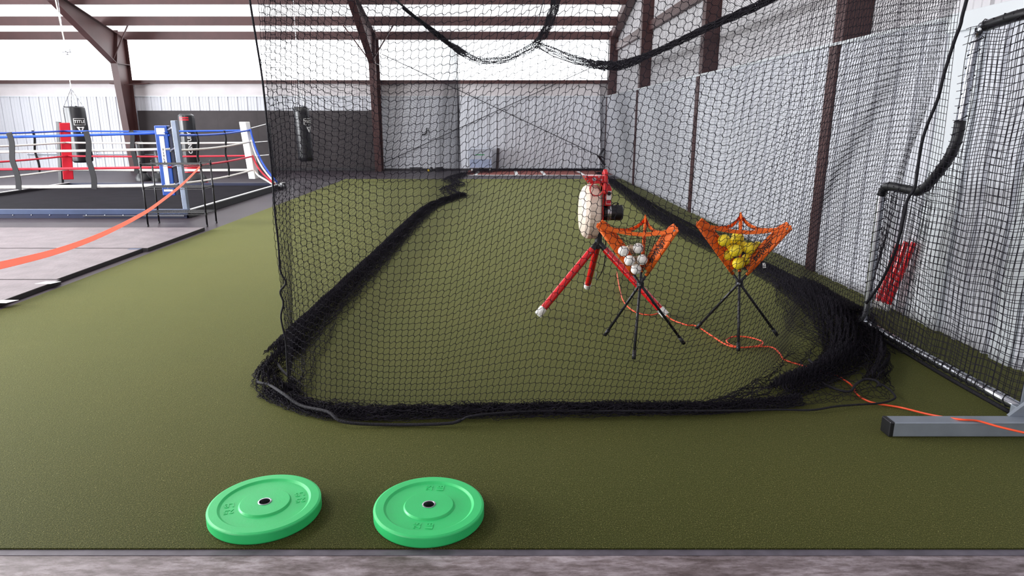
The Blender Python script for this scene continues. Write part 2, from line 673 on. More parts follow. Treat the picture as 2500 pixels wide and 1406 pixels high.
def ribbed(name, horiz, depth_pt, s0, s1, z0, z1, material, axis):
    """ribbed sheet: horiz runs s0..s1 along axis ('X' or 'Y'); ribs face into the room"""
    prof = []
    s = s0
    while s < s1:
        for ds, d in ((0, 0), (.075, 0), (.082, .007), (.095, .007), (.102, 0), (.170, 0), (.177, .007), (.19, .007), (.197, 0), (.248, 0), (.258, .026), (.285, .026), (.295, 0)):
            if s + ds <= s1:
                prof.append((s + ds, d))
        s += 0.30
    prof.append((s1, 0))
    vs, fs = [], []
    for (a, d) in prof:
        for z in (z0, z1):
            vs.append((a, depth_pt - d, z) if axis == 'X' else (depth_pt - d, a, z))
    for i in range(len(prof) - 1):
        f = (2 * i, 2 * i + 2, 2 * i + 3, 2 * i + 1)
        fs.append(f if axis == 'X' else f[::-1])
    return tag(MB().add(vs, fs).obj(name, material), kind='structure')


def struct(mb, name, material, **k):
    return tag(mb.obj(name, material, **k), kind='structure')


# floors
struct(MB().bb((-40, -8, -0.08), (12, 2.166, -0.008)).bb((-40, 2.166, -0.08), (12, 24, -0.04)), 'floor', M['concrete'])
struct(MB().bb((-40, 2.6, -0.04), (-4.22, YF, -0.002)).bb((-4.22, 18.53, -0.04), (WX, YF, -0.002)), 'floor_rubber', M['rubber'])
tag(MB().bb((-4.22, 2.2, -0.04), (WX + 0.02, 18.53, 0.0)).obj('turf_carpet', M['turf']),
    'olive green artificial turf carpet covering most of the hall floor', 'artificial turf')
tag(MB().bb((-12, 2.166, -0.035), (WX, 2.2, -0.006)).obj('edging_strip', M['edging']),
    'dark grey rubber edging strip between the green turf and the concrete', 'edging strip')

struct(MB().bb((-9, -7.1, 0), (3.75, -7, 8.6)), 'wall_near_unseen', M['upper'])  # unseen wall behind the camera, added to darken the near right floor

# far wall
ribbed('wall_far', 'X', YF, -30, -11.2, 0, ZL, M['liner'], 'X')
ribbed('wall_far_centre', 'X', YF, -11.2, -3.7, 1.8, ZL, M['liner'], 'X')
ribbed('wall_far_right', 'X', YF, -3.7, WX + 0.3, 0, ZL, M['liner'], 'X')
struct(MB().bb((-30, YF + .02, 0), (WX + .3, YF + .06, 4.3 - 1.55)), 'wall_far_sheeting', M['upper'])
struct(MB().bb((-30, YF - .03, ZL - .01), (WX + .2, YF + .015, ZL + .012)), 'trim_1', M['trimw'])
# quilted insulation above the lining
ins = MB()
nx, nz = 160, 5
vs = [(-30 + 33.4 * i / nx, YF + 0.0 - 0.03 * math.sin(math.pi * j / nz) * (0.6 + 0.4 * math.sin(i * 1.3)), ZL + (2.66 - ZL) * j / nz) for i in range(nx + 1) for j in range(nz + 1)]
ins.add(vs, [(i * (nz + 1) + j, (i + 1) * (nz + 1) + j, (i + 1) * (nz + 1) + j + 1, i * (nz + 1) + j + 1) for i in range(nx) for j in range(nz)])
struct(ins, 'wall_far_insulation', M['insul'], smooth=True)
# black plywood panels
x0 = -11.36
for i in range(6):
    w = (11.36 - 3.9) / 6
    tag(MB().bb((x0 + i * w + .0008, YF - .05, 0.02), (x0 + (i + 1) * w - .0008, YF - .028, 1.85)).obj('wall_panel', M['plywood']), kind='structure')
struct(MB().bb((-11.15, YF - .09, 0.0), (-3.75, YF - .05, 0.09)), 'baseboard_far', M['mat_edge'])
struct(MB().bb((-3.7, YF - .06, 0.0), (WX, YF - .0, 0.06)), 'baseboard_far_right', M['mat_edge'])
# translucent strip windows between girt and eave strut, one per bay
for i, (a, b) in enumerate(((-30, -19.4), (-19.4, -11.45), (-11.45, -3.8), (-3.8, WX))):
    struct(MB().bb((a, YF + .05, 2.76), (b, YF + .09, 3.98)), 'window_%d' % (i + 1), M['window'])
struct(MB().bb((-30, YF - .12, 2.655), (WX + .1, YF + .04, 2.76)), 'girt', M['steel_brown'])
struct(MB().bb((-30, YF - .12, 3.94), (WX + .1, YF + .04, 4.17)), 'eave_strut', M['steel_brown'])

# roof
slope = math.atan(0.25)


def roof_panel(y0, y1, name, m, x0=-30, x1=3.75, dz=0.02):
    b = MB()
    b.add([(x0, y0, roof_z(y0) + dz), (x1, y0, roof_z(y0) + dz), (x1, y1, roof_z(y1) + dz), (x0, y1, roof_z(y1) + dz),
           (x0, y0, roof_z(y0) + dz + .04), (x1, y0, roof_z(y0) + dz + .04), (x1, y1, roof_z(y1) + dz + .04), (x0, y1, roof_z(y1) + dz + .04)],
          [(0, 1, 2, 3), (7, 6, 5, 4), (0, 4, 5, 1), (1, 5, 6, 2), (2, 6, 7, 3), (3, 7, 4, 0)])
    return struct(b, name, m)


roof_panel(15.4, YF + .1, 'ceiling_glowing', M['roofglow'])  # white roof near the eave, made to glow so it reads as brightly lit
roof_panel(4.0, 15.4, 'ceiling', M['deck'])
rb = MB()
rb.bb((-30, -7, 8.56), (3.75, 4.0, 8.62))
struct(rb, 'ceiling_ridge', M['deck'])
for k in range(10):
    y = 20.6 - 1.4 * k
    struct(MB().bb((-30, y - .035, roof_z(y) - .25), (3.55, y + .035, roof_z(y) - .005)), 'purlin', M['steel_brown'])


def steel_frame(x):
    """tapered column and haunched rafter of one portal frame"""
    b = MB()
    inner = [(21.25, 0.0), (20.93, 3.2), (18.4, 4.52), (4.0, roof_z(4.0) - .55)]
    outer = [(21.66, 0.0), (21.66, 3.93), (18.4, roof_z(18.4) - .26), (4.0, roof_z(4.0) - .26)]
    web = inner + outer[::-1]
    b.prism([(x - .006, y, z) for y, z in web], (.012, 0, 0))
    for line in (inner, outer):
        for (y0, z0), (y1, z1) in zip(line[:-1], line[1:]):
            b.bar((x, y0, z0), (x, y1, z1), 0.20, 0.014, up=(0, 1, 0.3))
    b.bar((x, 20.93, 3.2), (x, 21.2, 4.15), 0.2, 0.014, up=(0, 1, 0))     # knee stiffener
    b.bar((x, 20.93, 3.2), (x, 21.66, 3.2), 0.2, 0.014, up=(0, 0, 1))
    for sx in (-1, 1):                                                     # flange braces
        b.bar((x + .05 * sx, 20.8, 3.27), (x + .75 * sx, 20.6, roof_z(20.6) - .2), 0.03, 0.03)
        b.bar((x + .05 * sx, 21.25, 2.6), (x + .6 * sx, 21.66, 2.66), 0.03, 0.03)
    return struct(b, 'steel_frame', M['steel_brown'])


for fx in (-19.4, -11.45, -3.8):
    steel_frame(fx)

# right (gable) wall
ribbed('wall_right', 'Y', WX, 5.02, YF, 0, ZL, M['liner'], 'Y')
ribbed('wall_right_front', 'Y', WX, -7, 4.92, 0, ZL, M['liner'], 'Y')
ribbed('wall_right_upper', 'Y', WX + .27, -7, YF, ZL, 9.5, M['upper'], 'Y')
struct(MB().bb((WX - .03, 5.0, ZL - .012), (WX + .28, YF, ZL + .015)).bb((WX, -7, ZL - .012), (WX + .28, 5.0, ZL + .015)), 'trim_2', M['trimw'])
tr = MB().bb((WX - .035, 4.86, 0), (WX + .02, 5.0, ZL)).bb((WX - .02, 5.0, 0), (WX + .02, 5.26, ZL))
struct(tr, 'trim_3', M['trimw'], bevel=0.004)
struct(MB().bb((WX - .05, -1, 2.17), (WX + .02, 5.26, 2.30)), 'trim_4', M['trimw'], bevel=0.004)
struct(MB().bb((WX - .045, 4.10, 0), (WX + .02, 4.28, 2.17)), 'trim_5', M['trimw'], bevel=0.004)
for y in (2.4, 7.02, 11.72, 16.86, 21.6):
    b = MB().bb((WX + .0, y - .1, ZL + .016), (WX + .262, y + .1, roof_z(y) - .02))
    b.bb((WX - .034, y - .085, 0.0), (WX - .005, y + .085, ZL - .014))
    struct(b, 'wall_post', M['steel_brown'])
struct(MB().bb((WX + .16, -7, 3.60), (WX + .26, YF, 3.80)), 'girt', M['steel_brown'])
b = MB()
b.bar((WX + .12, YF, roof_z(YF) - .14), (WX + .12, 4, roof_z(4) - .14), 0.2, 0.24)
struct(b, 'gable_rafter', M['steel_brown'])
# rod bracing on the far wall
for a, c in (((932, 400), (1480, 148)), ((1478, 388), (932, 132))):
    struct(MB().tube([AY(*a, YF - .1), AY(*c, YF - .1)], 0.012, 6), 'brace_rod', M['blackwire'])

# ================================================================== BATTING CAGE NETS
NS = 0.040


def net_thing(name, label, P, r, sub, amp, hems, keep=None, knots=0.0, sides=3):
    t = thing(name, label, 'net', tuple(P[0, -1] * [1, 1, 0]), group=None)
    o0 = Vector(t.location)
    A, B = net_segments(P, sub, amp, keep)
    off = np.array(o0)
    me = segs_mesh('mesh_panel', A - off, B - off, r, sides)
    link('mesh_panel', me, M['net'], t)
    for hr, pts in hems:
        MB().tube([Vector(p) - o0 for p in pts], hr, 8).obj('hem_rope', M['rope'], t, smooth=True)
    return t


# ---- front curtain
rowsV, rowsH = 76, 30
nA, nB = 76, 58
topA = np.stack([np.linspace(-1.27, 1.70, nA), np.linspace(3.60, 3.60, nA), np.full(nA, 3.02)], 1)
topB = resample([(1.74, 3.60, 3.02), (2.2, 3.68, 3.02), (2.66, 3.92, 3.02)], nB)
T = np.concatenate([topA, topB])
qa = [(-1.21, 3.66, .02), (-1.10, 3.52, .02), (-0.95, 3.45, .02), (-0.5, 3.42, .02), (0.4, 3.43, .02), (1.1, 3.44, .02)]
qb = [(1.1, 3.44, .02), G(1800, 962), G(1880, 905), G(1930, 850), G(1985, 805), G(2040, 775), G(2095, 765), (2.76, 4.92, .03)]
qa = resample(qa, nA)
qb = resample(smooth_path(qb, 4), nB + 1)[1:]
Q = np.concatenate([qa, qb])
Q[:, 2] = 0.02
# knots near the touch-down keep the column's sideways place
hem = [G(716, 935), G(680, 985), G(760, 1018), G(850, 1030), G(960, 1034), G(1100, 1030), G(1400, 1026), G(1700, 1020), G(1900, 1004), G(2060, 985), G(2165, 978)]
hemA = resample(smooth_path(hem, 4), nA + 30)
hemB = resample(smooth_path([G(2165, 978), G(2178, 955), G(2150, 900), G(2155, 850), G(2125, 800)], 4), nB - 30)
Hm = np.concatenate([hemA, hemB])
n = nA + nB
px_of = CX + F_PX * T[:, 0] / 3.5
shift = np.interp(px_of, [560, 640, 1000, 1180, 1480, 1650, 1900, 2120, 2400], [.16, .12, -.12, -.10, .12, .02, -.14, .0, .12])
P = np.empty((n, rowsV + rowsH, 3))
ii = np.arange(n)
for j in range(rowsV):
    t = j / (rowsV - 1)
    P[:, j] = T + (Q - T) * t
    P[:, j, 2] += 1.15 * shift * min(1.0, (1 - t) * 3.5)
    bil = math.sin(math.pi * t)
    P[:, j, 1] += 0.03 * bil * np.sin(ii * 0.09 + 1.0 + t * 2)
    P[:, j, 0] += 0.010 * np.sin(j * 0.31 + ii * 0.21) * bil + 0.02 * bil * np.sin(ii * .13 + j * .07)
    if t > .75:                                  # low down the mesh slackens into hills and hollows
        k = (t - .75) / .25
        P[:, j, 0] += 0.05 * k * np.sin(ii * .16) * (1 - k)
for j in range(rowsH):
    t = (j + 1) / rowsH
    base = Q + (Hm - Q) * t
    base[:, 2] = 0.010
    jj = np.full(n, j)
    env = math.sin(math.pi * min(1, t * 0.9 + .05))
    base[:, 1] += 0.028 * wob(ii, jj, .5, .9, 1.0) * env + RNG.normal(0, .006, n)
    base[:, 0] += 0.05 * wob(ii, jj, .33, .7, 2.0) * env + RNG.normal(0, .005, n)
    base[:, 2] += (0.030 + 0.028 * wob(ii, jj, .41, 1.3, .5)) * env + np.abs(RNG.normal(0, .006, n))
    P[:, rowsV + j] = base
P[:, :, 2] = np.maximum(P[:, :, 2], 0.004)
lrope = [(px, py) for px, py in ((604, -60), (610, 0), (625, 95), (640, 190), (652, 300), (665, 430), (671, 520), (680, 600), (684, 660), (698, 690), (684, 712), (692, 740), (686, 775), (697, 830), (700, 870), (703, 918))]
lr = [AY(x, y, 3.6) for x, y in lrope]
rr = [(2.66, 3.95, 2.9)] + [AX(x, y, 2.64) for x, y in ((2360, 0), (2345, 60), (2330, 100), (2305, 180), (2290, 240), (2262, 310), (2248, 360), (2238, 430), (2232, 462), (2215, 490), (2200, 560), (2183, 620), (2150, 690), (2115, 740))]
bot = [G(717, 930, .03), G(690, 905, .05), G(668, 880, .05), G(640, 898, .05), G(628, 930, .04), G(655, 938, .06), G(690, 960, .08), G(735, 990, .05), G(800, 1005, .06), G(840, 1030, .03), G(960, 1037, .012), G(1090, 1034, .02), G(1125, 1026, .03)]
bot2 = [G(1125, 1026, .03), G(1160, 1014, .05), G(1300, 1004, .04), G(1600, 1003, .04), G(1800, 1002, .03), G(1900, 1000, .015), G(1980, 1001, .015), G(2040, 992, .02), G(2090, 988, .015), G(2150, 984, .02), G(2180, 975, .02), G(2185, 966, .03), G(2168, 948, .03), G(2150, 938, .04), G(2140, 944, .03)]
bot3 = [G(1975, 878, .05), G(1996, 900, .04), G(2000, 926, .03), G(2025, 944, .03), G(2072, 956, .03), G(2090, 938, .04), G(2112, 926, .05), G(2140, 930, .05), G(2150, 944, .03)]
front = net_thing('cage_net', 'black mesh curtain closing the near end of the batting cage, bunched on the turf', P, 0.0016, 5, 0.12,
                  [(0.0055, smooth_path(lr, 5)), (0.0095, smooth_path(rr, 5)), (0.0085, smooth_path(bot, 5)), (0.006, smooth_path(bot2, 5)), (0.008, smooth_path(bot3, 5))])

# tangled corner heaps of the curtain
def heap(center_path, width, nrow, ncol, hgt, seed, parent, r=0.0019, jit=0.012):
    g = np.random.default_rng(seed)
    c = resample(smooth_path(center_path, 4), ncol)
    tan = np.gradient(c, axis=0)
    tan /= np.linalg.norm(tan, axis=1)[:, None]
    nor = np.stack([-tan[:, 1], tan[:, 0], np.zeros(ncol)], 1)
    i = np.arange(ncol)
    P = np.empty((ncol, nrow, 3))
    for j in range(nrow):
        s = (j / (nrow - 1) - .5)
        w = width(i / (ncol - 1)) if callable(width) else width
        P[:, j] = c + nor * (s * w + jit * wob(i, j, .5, 1.1, seed))[:, None] + tan * (jit * wob(i, j, .4, .8, seed + 1))[:, None]
        P[:, j, 2] = 0.008 + hgt * np.clip(np.cos(math.pi * s), 0, 1) * (0.55 + 0.45 * wob(i, j, .6, 1.7, seed + 2)) + np.abs(g.normal(0, .003, ncol))
    A, B = net_segments(P)
    off = np.array(parent.location)
    link('gathered_mesh', segs_mesh('gathered_mesh', A - off, B - off, r), M['net'], parent)


heap([G(725, 840), G(690, 880), G(655, 915), G(660, 950), G(700, 975)], 0.17, 30, 75, 0.10, 3, front, 0.0014, 0.016)
heap([G(650, 965), G(700, 988), G(760, 1008), G(850, 1022), G(1000, 1016), G(1250, 1008), G(1500, 1004), G(1750, 1004), G(1950, 985)], 0.105, 40, 300, 0.055, 4, front, 0.0014, 0.011)

# ---- left side net
yl = np.arange(3.66, 20.3, 0.041)
nl = len(yl)
rv, rh = 78, 14
qx = np.interp(yl, [3.6, 4.3, 5.2, 6.4, 8.7, 12.1, 20.3], [-1.22, -1.40, -1.44, -1.42, -1.40, -1.30, -1.18])
tx = np.full(nl, -1.22)
tz = np.interp(yl, [3.6, 8.1, 11.6, 20.3], [3.02, 2.9, 3.06, 3.55])
hx = np.interp(yl, [3.6, 4.3, 5.2, 6.4, 8.7, 11.0, 12.1, 14.1, 16, 20.3], [-1.12, -1.22, -1.27, -1.24, -1.22, -1.16, -1.12, -0.80, -1.0, -1.0])
P = np.empty((nl, rv + rh, 3))
ii = np.arange(nl)
for j in range(rv):
    t = j / (rv - 1)
    P[:, j, 0] = tx + (qx - tx) * t + 0.010 * np.sin(ii * .05 + t * 3) * math.sin(math.pi * t)
    P[:, j, 1] = yl + 0.02 * np.sin(ii * .11 + j * .1) * math.sin(math.pi * t)
    P[:, j, 2] = tz + (0.02 - tz) * t + 0.05 * np.sin(ii * .10) * math.sin(math.pi * t)
for j in range(rh):
    t = (j + 1) / rh
    P[:, rv + j, 0] = qx + (hx - qx) * t + 0.03 * wob(ii, j, .3, 1.1, .3)
    P[:, rv + j, 1] = yl + 0.05 * wob(ii, j, .2, .9, 1.3) + RNG.normal(0, .004, nl)
    P[:, rv + j, 2] = 0.012 + 0.06 * math.sin(math.pi * t) * (0.6 + .4 * wob(ii, j, .35, 1.5, 2))
P[:, :, 2] = np.maximum(P[:, :, 2], .004)
endrope = [(-1.19, 20.3, 3.5), (-1.17, 20.28, 2.6), (-1.2, 20.25, 1.4), (-1.16, 20.2, .3), (-1.1, 19.9, .03)]
left = net_thing('cage_net', 'black mesh along the left side of the batting cage, its foot folded on the turf', P, 0.0014, 1, 0,
                 [(0.012, [(tx[k], yl[k], tz[k]) for k in range(0, nl, 4)]), (0.007, smooth_path(endrope, 5))])
heap([G(690, 868), G(740, 815), G(810, 745), G(880, 675), G(950, 605), G(1000, 552), G(1045, 512), G(1085, 494), G(1128, 480)], 0.27, 64, 460, 0.11, 5, left, 0.0014)
heap([G(1128, 480), G(1090, 465), G(1120, 452), G(1095, 440), G(1150, 425), G(1250, 419), G(1470, 418)], 0.35, 14, 170, 0.10, 6, left, 0.0035, 0.05)
# gathered far corner column of mesh
gp = np.empty((9, 88, 3))
for i in range(9):
    for j in range(88):
        t = j / 87
        gp[i, j] = (-1.44 + .034 * i + .015 * math.sin(j * .3 + i), 20.3 - .1 * i * (i % 2), 3.5 - 3.47 * t)
A, B = net_segments(gp)
off = np.array(left.location)
link('gathered_mesh', segs_mesh('gathered_mesh', A - off, B - off, 0.0018), M['net'], left)

# ---- right side net
yr = np.arange(4.3, 20.3, 0.041)
nr = len(yr)
qx = np.interp(yr, [4.3, 5.3, 6.3, 7.6, 9.2, 11, 17, 20.3], [2.72, 2.98, 2.98, 2.93, 2.92, 2.88, 2.95, 2.98])
tx = np.full(nr, 2.9)
tx = np.interp(yr, [4.3, 6, 20.3], [2.74, 2.9, 2.9])
tz = np.interp(yr, [3.6, 7.7, 10.1, 14.8, 17.9, 20.3], [2.98, 2.80, 2.81, 2.79, 2.93, 3.1])
hx = np.interp(yr, [4.3, 4.9, 5.3, 6.3, 7.6, 9.2, 11, 17, 20.3], [2.25, 2.2, 2.32, 2.62, 2.68, 2.72, 2.68, 2.8, 2.85])
rv, rh = 72, 24
P = np.empty((nr, rv + rh, 3))
ii = np.arange(nr)
for j in range(rv):
    t = j / (rv - 1)
    P[:, j, 0] = tx + (qx - tx) * t + 0.035 * np.sin(ii * .06 + t * 3) * math.sin(math.pi * t)
    P[:, j, 1] = yr + 0.02 * np.sin(ii * .12 + j * .1) * math.sin(math.pi * t)
    P[:, j, 2] = tz + (0.02 - tz) * t + 0.06 * np.sin(ii * .09) * math.sin(math.pi * t)
for j in range(rh):
    t = (j + 1) / rh
    P[:, rv + j, 0] = qx + (hx - qx) * t + 0.03 * wob(ii, j, .3, 1.1, .3)
    P[:, rv + j, 1] = yr + 0.05 * wob(ii, j, .2, .9, 1.3) + RNG.normal(0, .004, nr)
    P[:, rv + j, 2] = 0.012 + 0.07 * math.sin(math.pi * t) * (0.6 + .4 * wob(ii, j, .35, 1.5, 2))
P[:, :, 2] = np.maximum(P[:, :, 2], .004)
right = net_thing('cage_net', 'black mesh along the right side of the batting cage, beside the white ribbed wall', P, 0.0018, 1, 0,
                  [(0.016, [(tx[k], yr[k], tz[k]) for k in range(0, nr, 4)])])
heap([G(1490, 443), G(1540, 480), G(1600, 528), G(1700, 585), G(1800, 632), G(1880, 672), G(1960, 710), G(2040, 748), G(2090, 775)], 0.34, 64, 430, 0.10, 7, right, 0.0014)
heap([G(1950, 700), G(2020, 760), G(2060, 830), G(2060, 880), G(1985, 930), G(1900, 965)], lambda t: .50 - .32 * t, 70, 170, 0.12, 8, right, 0.0014, 0.014)
heap([G(2110, 770), G(2120, 800), G(2140, 850), G(2150, 900), G(2130, 940)], 0.12, 24, 80, 0.10, 9, right, 0.0014, 0.014)

# ---- far end net
nx = 104
xs = np.linspace(-1.2, 2.95, nx)
tzb = np.interp(xs, [-1.2, -.8, -.36, .2, 1.04, 1.5, 2.2, 2.7, 2.95], [3.5, 3.25, 3.18, 3.22, 3.62, 3.35, 3.12, 3.08, 3.1])
rv = 84
P = np.empty((nx, rv, 3))
ii = np.arange(nx)
for j in range(rv):
    t = j / (rv - 1)
    P[:, j, 0] = xs
    P[:, j, 1] = 20.35 + 0.05 * np.sin(ii * .2 + j * .1)
    P[:, j, 2] = tzb + (0.03 - tzb) * t
net_thing('cage_net', 'black mesh closing the far end of the batting cage before the back wall', P, 0.0009, 1, 0,
          [(0.012, [(xs[k], 20.35, tzb[k]) for k in range(0, nx, 2)])])

# ---- top net, slung from a middle cable
yt = np.arange(3.62, 20.35, 0.062)
nt_ = len(yt)
P = np.empty((nx, nt_, 3))
zl = np.interp(yt, [3.6, 8.1, 11.6, 20.3], [3.02, 2.9, 3.06, 3.55])
zr = np.interp(yt, [3.6, 7.7, 10.1, 14.8, 17.9, 20.3], [2.98, 2.80, 2.81, 2.79, 2.93, 3.1])
zm = np.interp(yt, [3.6, 12, 20.3], [4.6, 4.7, 4.15])
for j in range(nt_):
    zz = np.interp(xs, [-1.2, 1.04, 2.95], [zl[j], zm[j], zr[j]])
    s1 = np.clip((xs + 1.2) / 2.24, 0, 1)
    s2 = np.clip((xs - 1.04) / 1.91, 0, 1)
    k = yt[j] / 20.3
    zz = zz - 0.55 * k * np.sin(math.pi * s1) - 0.40 * k * np.sin(math.pi * s2)
    P[:, j, 0] = xs
    P[:, j, 1] = yt[j] + .01 * np.sin(ii * .3 + j * .2)
    P[:, j, 2] = zz
roofnet = net_thing('cage_net', 'black mesh roof of the batting cage, sagging in two swags from the cables', P[::2, ::-1], 0.0014, 1, 0,
          [(0.012, [(1.04, yt[k], zm[k]) for k in range(0, nt_, 8)])])


def bundle(path, rad, ncol, nrow, seed, parent, r=0.002):
    """loosely rolled netting along a hanging path"""
    g = np.random.default_rng(seed)
    c = resample(smooth_path(path, 6), ncol)
    Pb = np.empty((ncol, nrow, 3))
    i = np.arange(ncol)
    R_ = np.interp(i / (ncol - 1), np.linspace(0, 1, len(rad)), rad)
    for j in range(nrow):
        th = 2 * math.pi * j / (nrow - 1) * 1.7 + .6 * np.sin(i * .21 + j)
        rr = R_ * (.35 + .65 * np.abs(np.sin(i * .13 + j * 1.7)))
        Pb[:, j] = c + np.stack([rr * np.cos(th), .6 * rr * np.cos(th + 1), rr * np.sin(th)], 1)
    A_, B_ = net_segments(Pb)
    o_ = np.array(parent.location)
    link('gathered_mesh', segs_mesh('gathered_mesh', A_ - o_, B_ - o_, r), M['net'], parent)


swag1 = [AX(985, 20, -1.2), AX(1040, 62, -1.2), AX(1085, 98, -1.2), AY(1125, 128, 19.8), AY(1160, 145, 20.2), AY(1200, 150, 20.25), AY(1255, 138, 20.25), AY(1308, 108, 20.25), AY(1335, 70, 19.2), AY(1350, 30, 18.2), AY(1362, -20, 17.0)]
bundle(swag1, [.015, .025, .045, .06, .05, .06, .09, .12, .14, .12], 260, 16, 21, roofnet, 0.0055)
swag2 = [AY(1308, 108, 20.25), AY(1360, 127, 20.2), AY(1420, 150, 20.0), AY(1470, 160, 18.5), AX(1520, 158, 2.9), AX(1600, 128, 2.9), AX(1720, 71, 2.9), AX(1800, 36, 2.9), AX(1890, -5, 2.9)]
bundle(swag2, [.10, .12, .13, .11, .08, .06, .055, .05, .05], 260, 16, 22, roofnet, 0.005)

# ================================================================== PITCHING SCREEN (L-shaped)
SX = 2.80
scr = thing('pitching_screen', 'L-shaped protective screen of padded tube and black net at the right edge', 'pitching screen', (SX, 4.2, 0))


def S(p):
    return (p[0] - SX, p[1] - 4.2, p[2])


Lpts = [(SX, 3.34, .05), (SX, 4.88, .05), (SX, 4.93, .14), (SX, 4.95, .95), (SX, 4.93, 1.06), (SX, 4.86, 1.09), (SX, 4.58, 1.09), (SX, 4.50, 1.10), (SX, 4.42, 1.15), (SX, 4.28, 1.30), (SX, 4.22, 1.42), (SX, 4.21, 1.55), (SX, 4.19, 1.98), (SX, 4.15, 2.06), (SX, 4.07, 2.09), (SX, 3.34, 2.12)]
MB().tube([S(p) for p in smooth_path(Lpts, 5)], 0.026, 12).obj('tube_frame', M['silver'], scr, smooth=True)
MB().tube([S(p) for p in ((SX, 3.32, .0), (SX, 3.32, 2.15))], 0.026, 12).obj('upright_post', M['greysteel'], scr, smooth=True)
# padding sleeve over the notch and edge, laced
padp = smooth_path([(SX, 4.95, 1.02), (SX, 4.93, 1.06), (SX, 4.86, 1.09), (SX, 4.58, 1.09), (SX, 4.50, 1.10), (SX, 4.42, 1.15), (SX, 4.28, 1.30), (SX, 4.22, 1.42), (SX, 4.21, 1.55)], 5)
MB().tube([S(p) for p in padp], 0.031, 12).obj('foam_sleeve', M['blackplast'], scr, smooth=True)
MB().tube([S(p) for p in ((SX, 4.12, 2.078), (SX, 3.9, 2.1), (SX, 3.34, 2.122))], 0.031, 12).obj('foam_sleeve', M['blackplast'], scr, smooth=True)
# lacing round the tube
lace = MB()
full = smooth_path(Lpts, 24)
helix, turn = [], 0.0
for k in range(1, len(full) - 1):
    c = np.array(full[k])
    step = np.array(full[k + 1]) - np.array(full[k - 1])
    L_ = np.linalg.norm(step)
    if L_ < 1e-6:
        continue
    tdir = step / L_
    turn += L_ * .5 / .075 * 2 * math.pi
    sub_ = max(1, int(L_ * .5 / .012))
    for q in range(sub_):
        th = turn - (L_ * .5 / .075 * 2 * math.pi) * (1 - q / sub_)
        helix.append(S(c + step * .5 * (q / sub_) + 0.032 * (np.array([1.0, 0, 0]) * math.cos(th) + np.cross(tdir, [1.0, 0, 0]) * math.sin(th))))
lace.tube(helix, 0.003, 4)
lace.obj('lacing', M['rope'], scr)


def in_L(p):
    y, z = p[:, 1], p[:, 2]
    up = (y < 4.21) | (z < 1.09) | ((y < 4.5) & (z < 1.1 + (4.5 - y) * 1.0))
    return up & (y > 3.3) & (z > .03) & (z < 2.1)


for dx, ph in ((-.035, 0), (.04, 1.7)):
    ny, nz = 41, 50
    P = np.empty((ny, nz, 3))
    for i in range(ny):
        for j in range(nz):
            y = 3.32 + 1.64 * i / (ny - 1)
            z = 2.12 - 2.09 * j / (nz - 1)
            P[i, j] = (SX + dx * math.sin(math.pi * min(1, max(0, (y - 3.3) / 1.66))) * 1.0 + .012 * math.sin(i * .5 + ph), y + .010 * math.sin(j * .4 + ph) + .006 * ph, z - 0.05 * math.sin(math.pi * i / (ny - 1)) + .01 * math.sin(i * .7 + j * .2) - .01 * ph)
    A, B = net_segments(P, 2, 0.05, in_L)
    off = np.array([SX, 4.2, 0])
    link('mesh_panel', segs_mesh('mesh_panel', A - off, B - off, 0.0021), M['net'], scr)
MB().tube([S(p) for p in smooth_path([(SX - .03, 3.36, .012), (SX - .04, 3.9, .012), (SX - .03, 4.4, .012), (SX - .03, 4.9, .012)], 6)], 0.012, 6).obj('hem_rope', M['rope'], scr, smooth=True)
fy = 3.14
MB().bb(S((1.975, fy - .04, 0.004)), S((3.1, fy + .04, .084))).obj('foot_tube', M['greysteel'], scr, bevel=0.006)
MB().bb(S((1.955, fy - .041, 0.003)), S((1.978, fy + .041, .085))).obj('end_cap', M['blackplast'], scr, bevel=0.006)
MB().prism([S((SX - .20, fy + .03, .084)), S((SX + .05, fy + .03, .084)), S((SX + .05, fy + .03, .32))], (0, .02, 0)).obj('gusset_plate', M['greysteel'], scr)
MB().bb(S((SX - .05, fy + .03, 0.0)), S((SX + .06, 3.36, .07))).obj('foot_bracket', M['greysteel'], scr, bevel=0.004)

# red spare legs leaning on the wall
def leaning_leg(top, foot, r, label):
    t = thing('leaning_tube', label, 'tube', (foot[0], foot[1], 0), group='red tubes leaning on the right wall')
    o = Vector((foot[0], foot[1], 0))
    a, b = Vector(foot) - o, Vector(top) - o
    d = (b - a).normalized()
    MB().tube([a + d * .05, b], r, 12).obj('shaft', M['redmetal'], t, smooth=False, auto=True)
    MB().tube([a, a + d * .06], r * 1.12, 12).obj('end_cap', M['whiteplast'], t, auto=True)
    MB().tube([a + d * .30, a + d * .33], r * 1.15, 12).obj('collar', M['redmetal'], t, auto=True)
    return t


for (tx_, ty_), (bx_, by_), which in (((2194, 596), (2136, 750), 'leftmost'), ((2213, 590), (2150, 753), 'middle'), ((2232, 592), (2163, 757), 'rightmost')):
    leaning_leg(tuple(AX(tx_, ty_, 3.27)), tuple(G(bx_, by_, .03)), .022, 'red metal tube with white foot leaning on the ribbed wall, %s of three' % which)

# ================================================================== PITCHING MACHINE
pm0 = (0.81, 5.50, 0.0)
pm = thing('pitching_machine', 'red and cream wheel pitching machine on a red tripod inside the cage', 'pitching machine', pm0)


def K(p):
    return (p[0] - pm0[0], p[1] - pm0[1], p[2] - pm0[2])


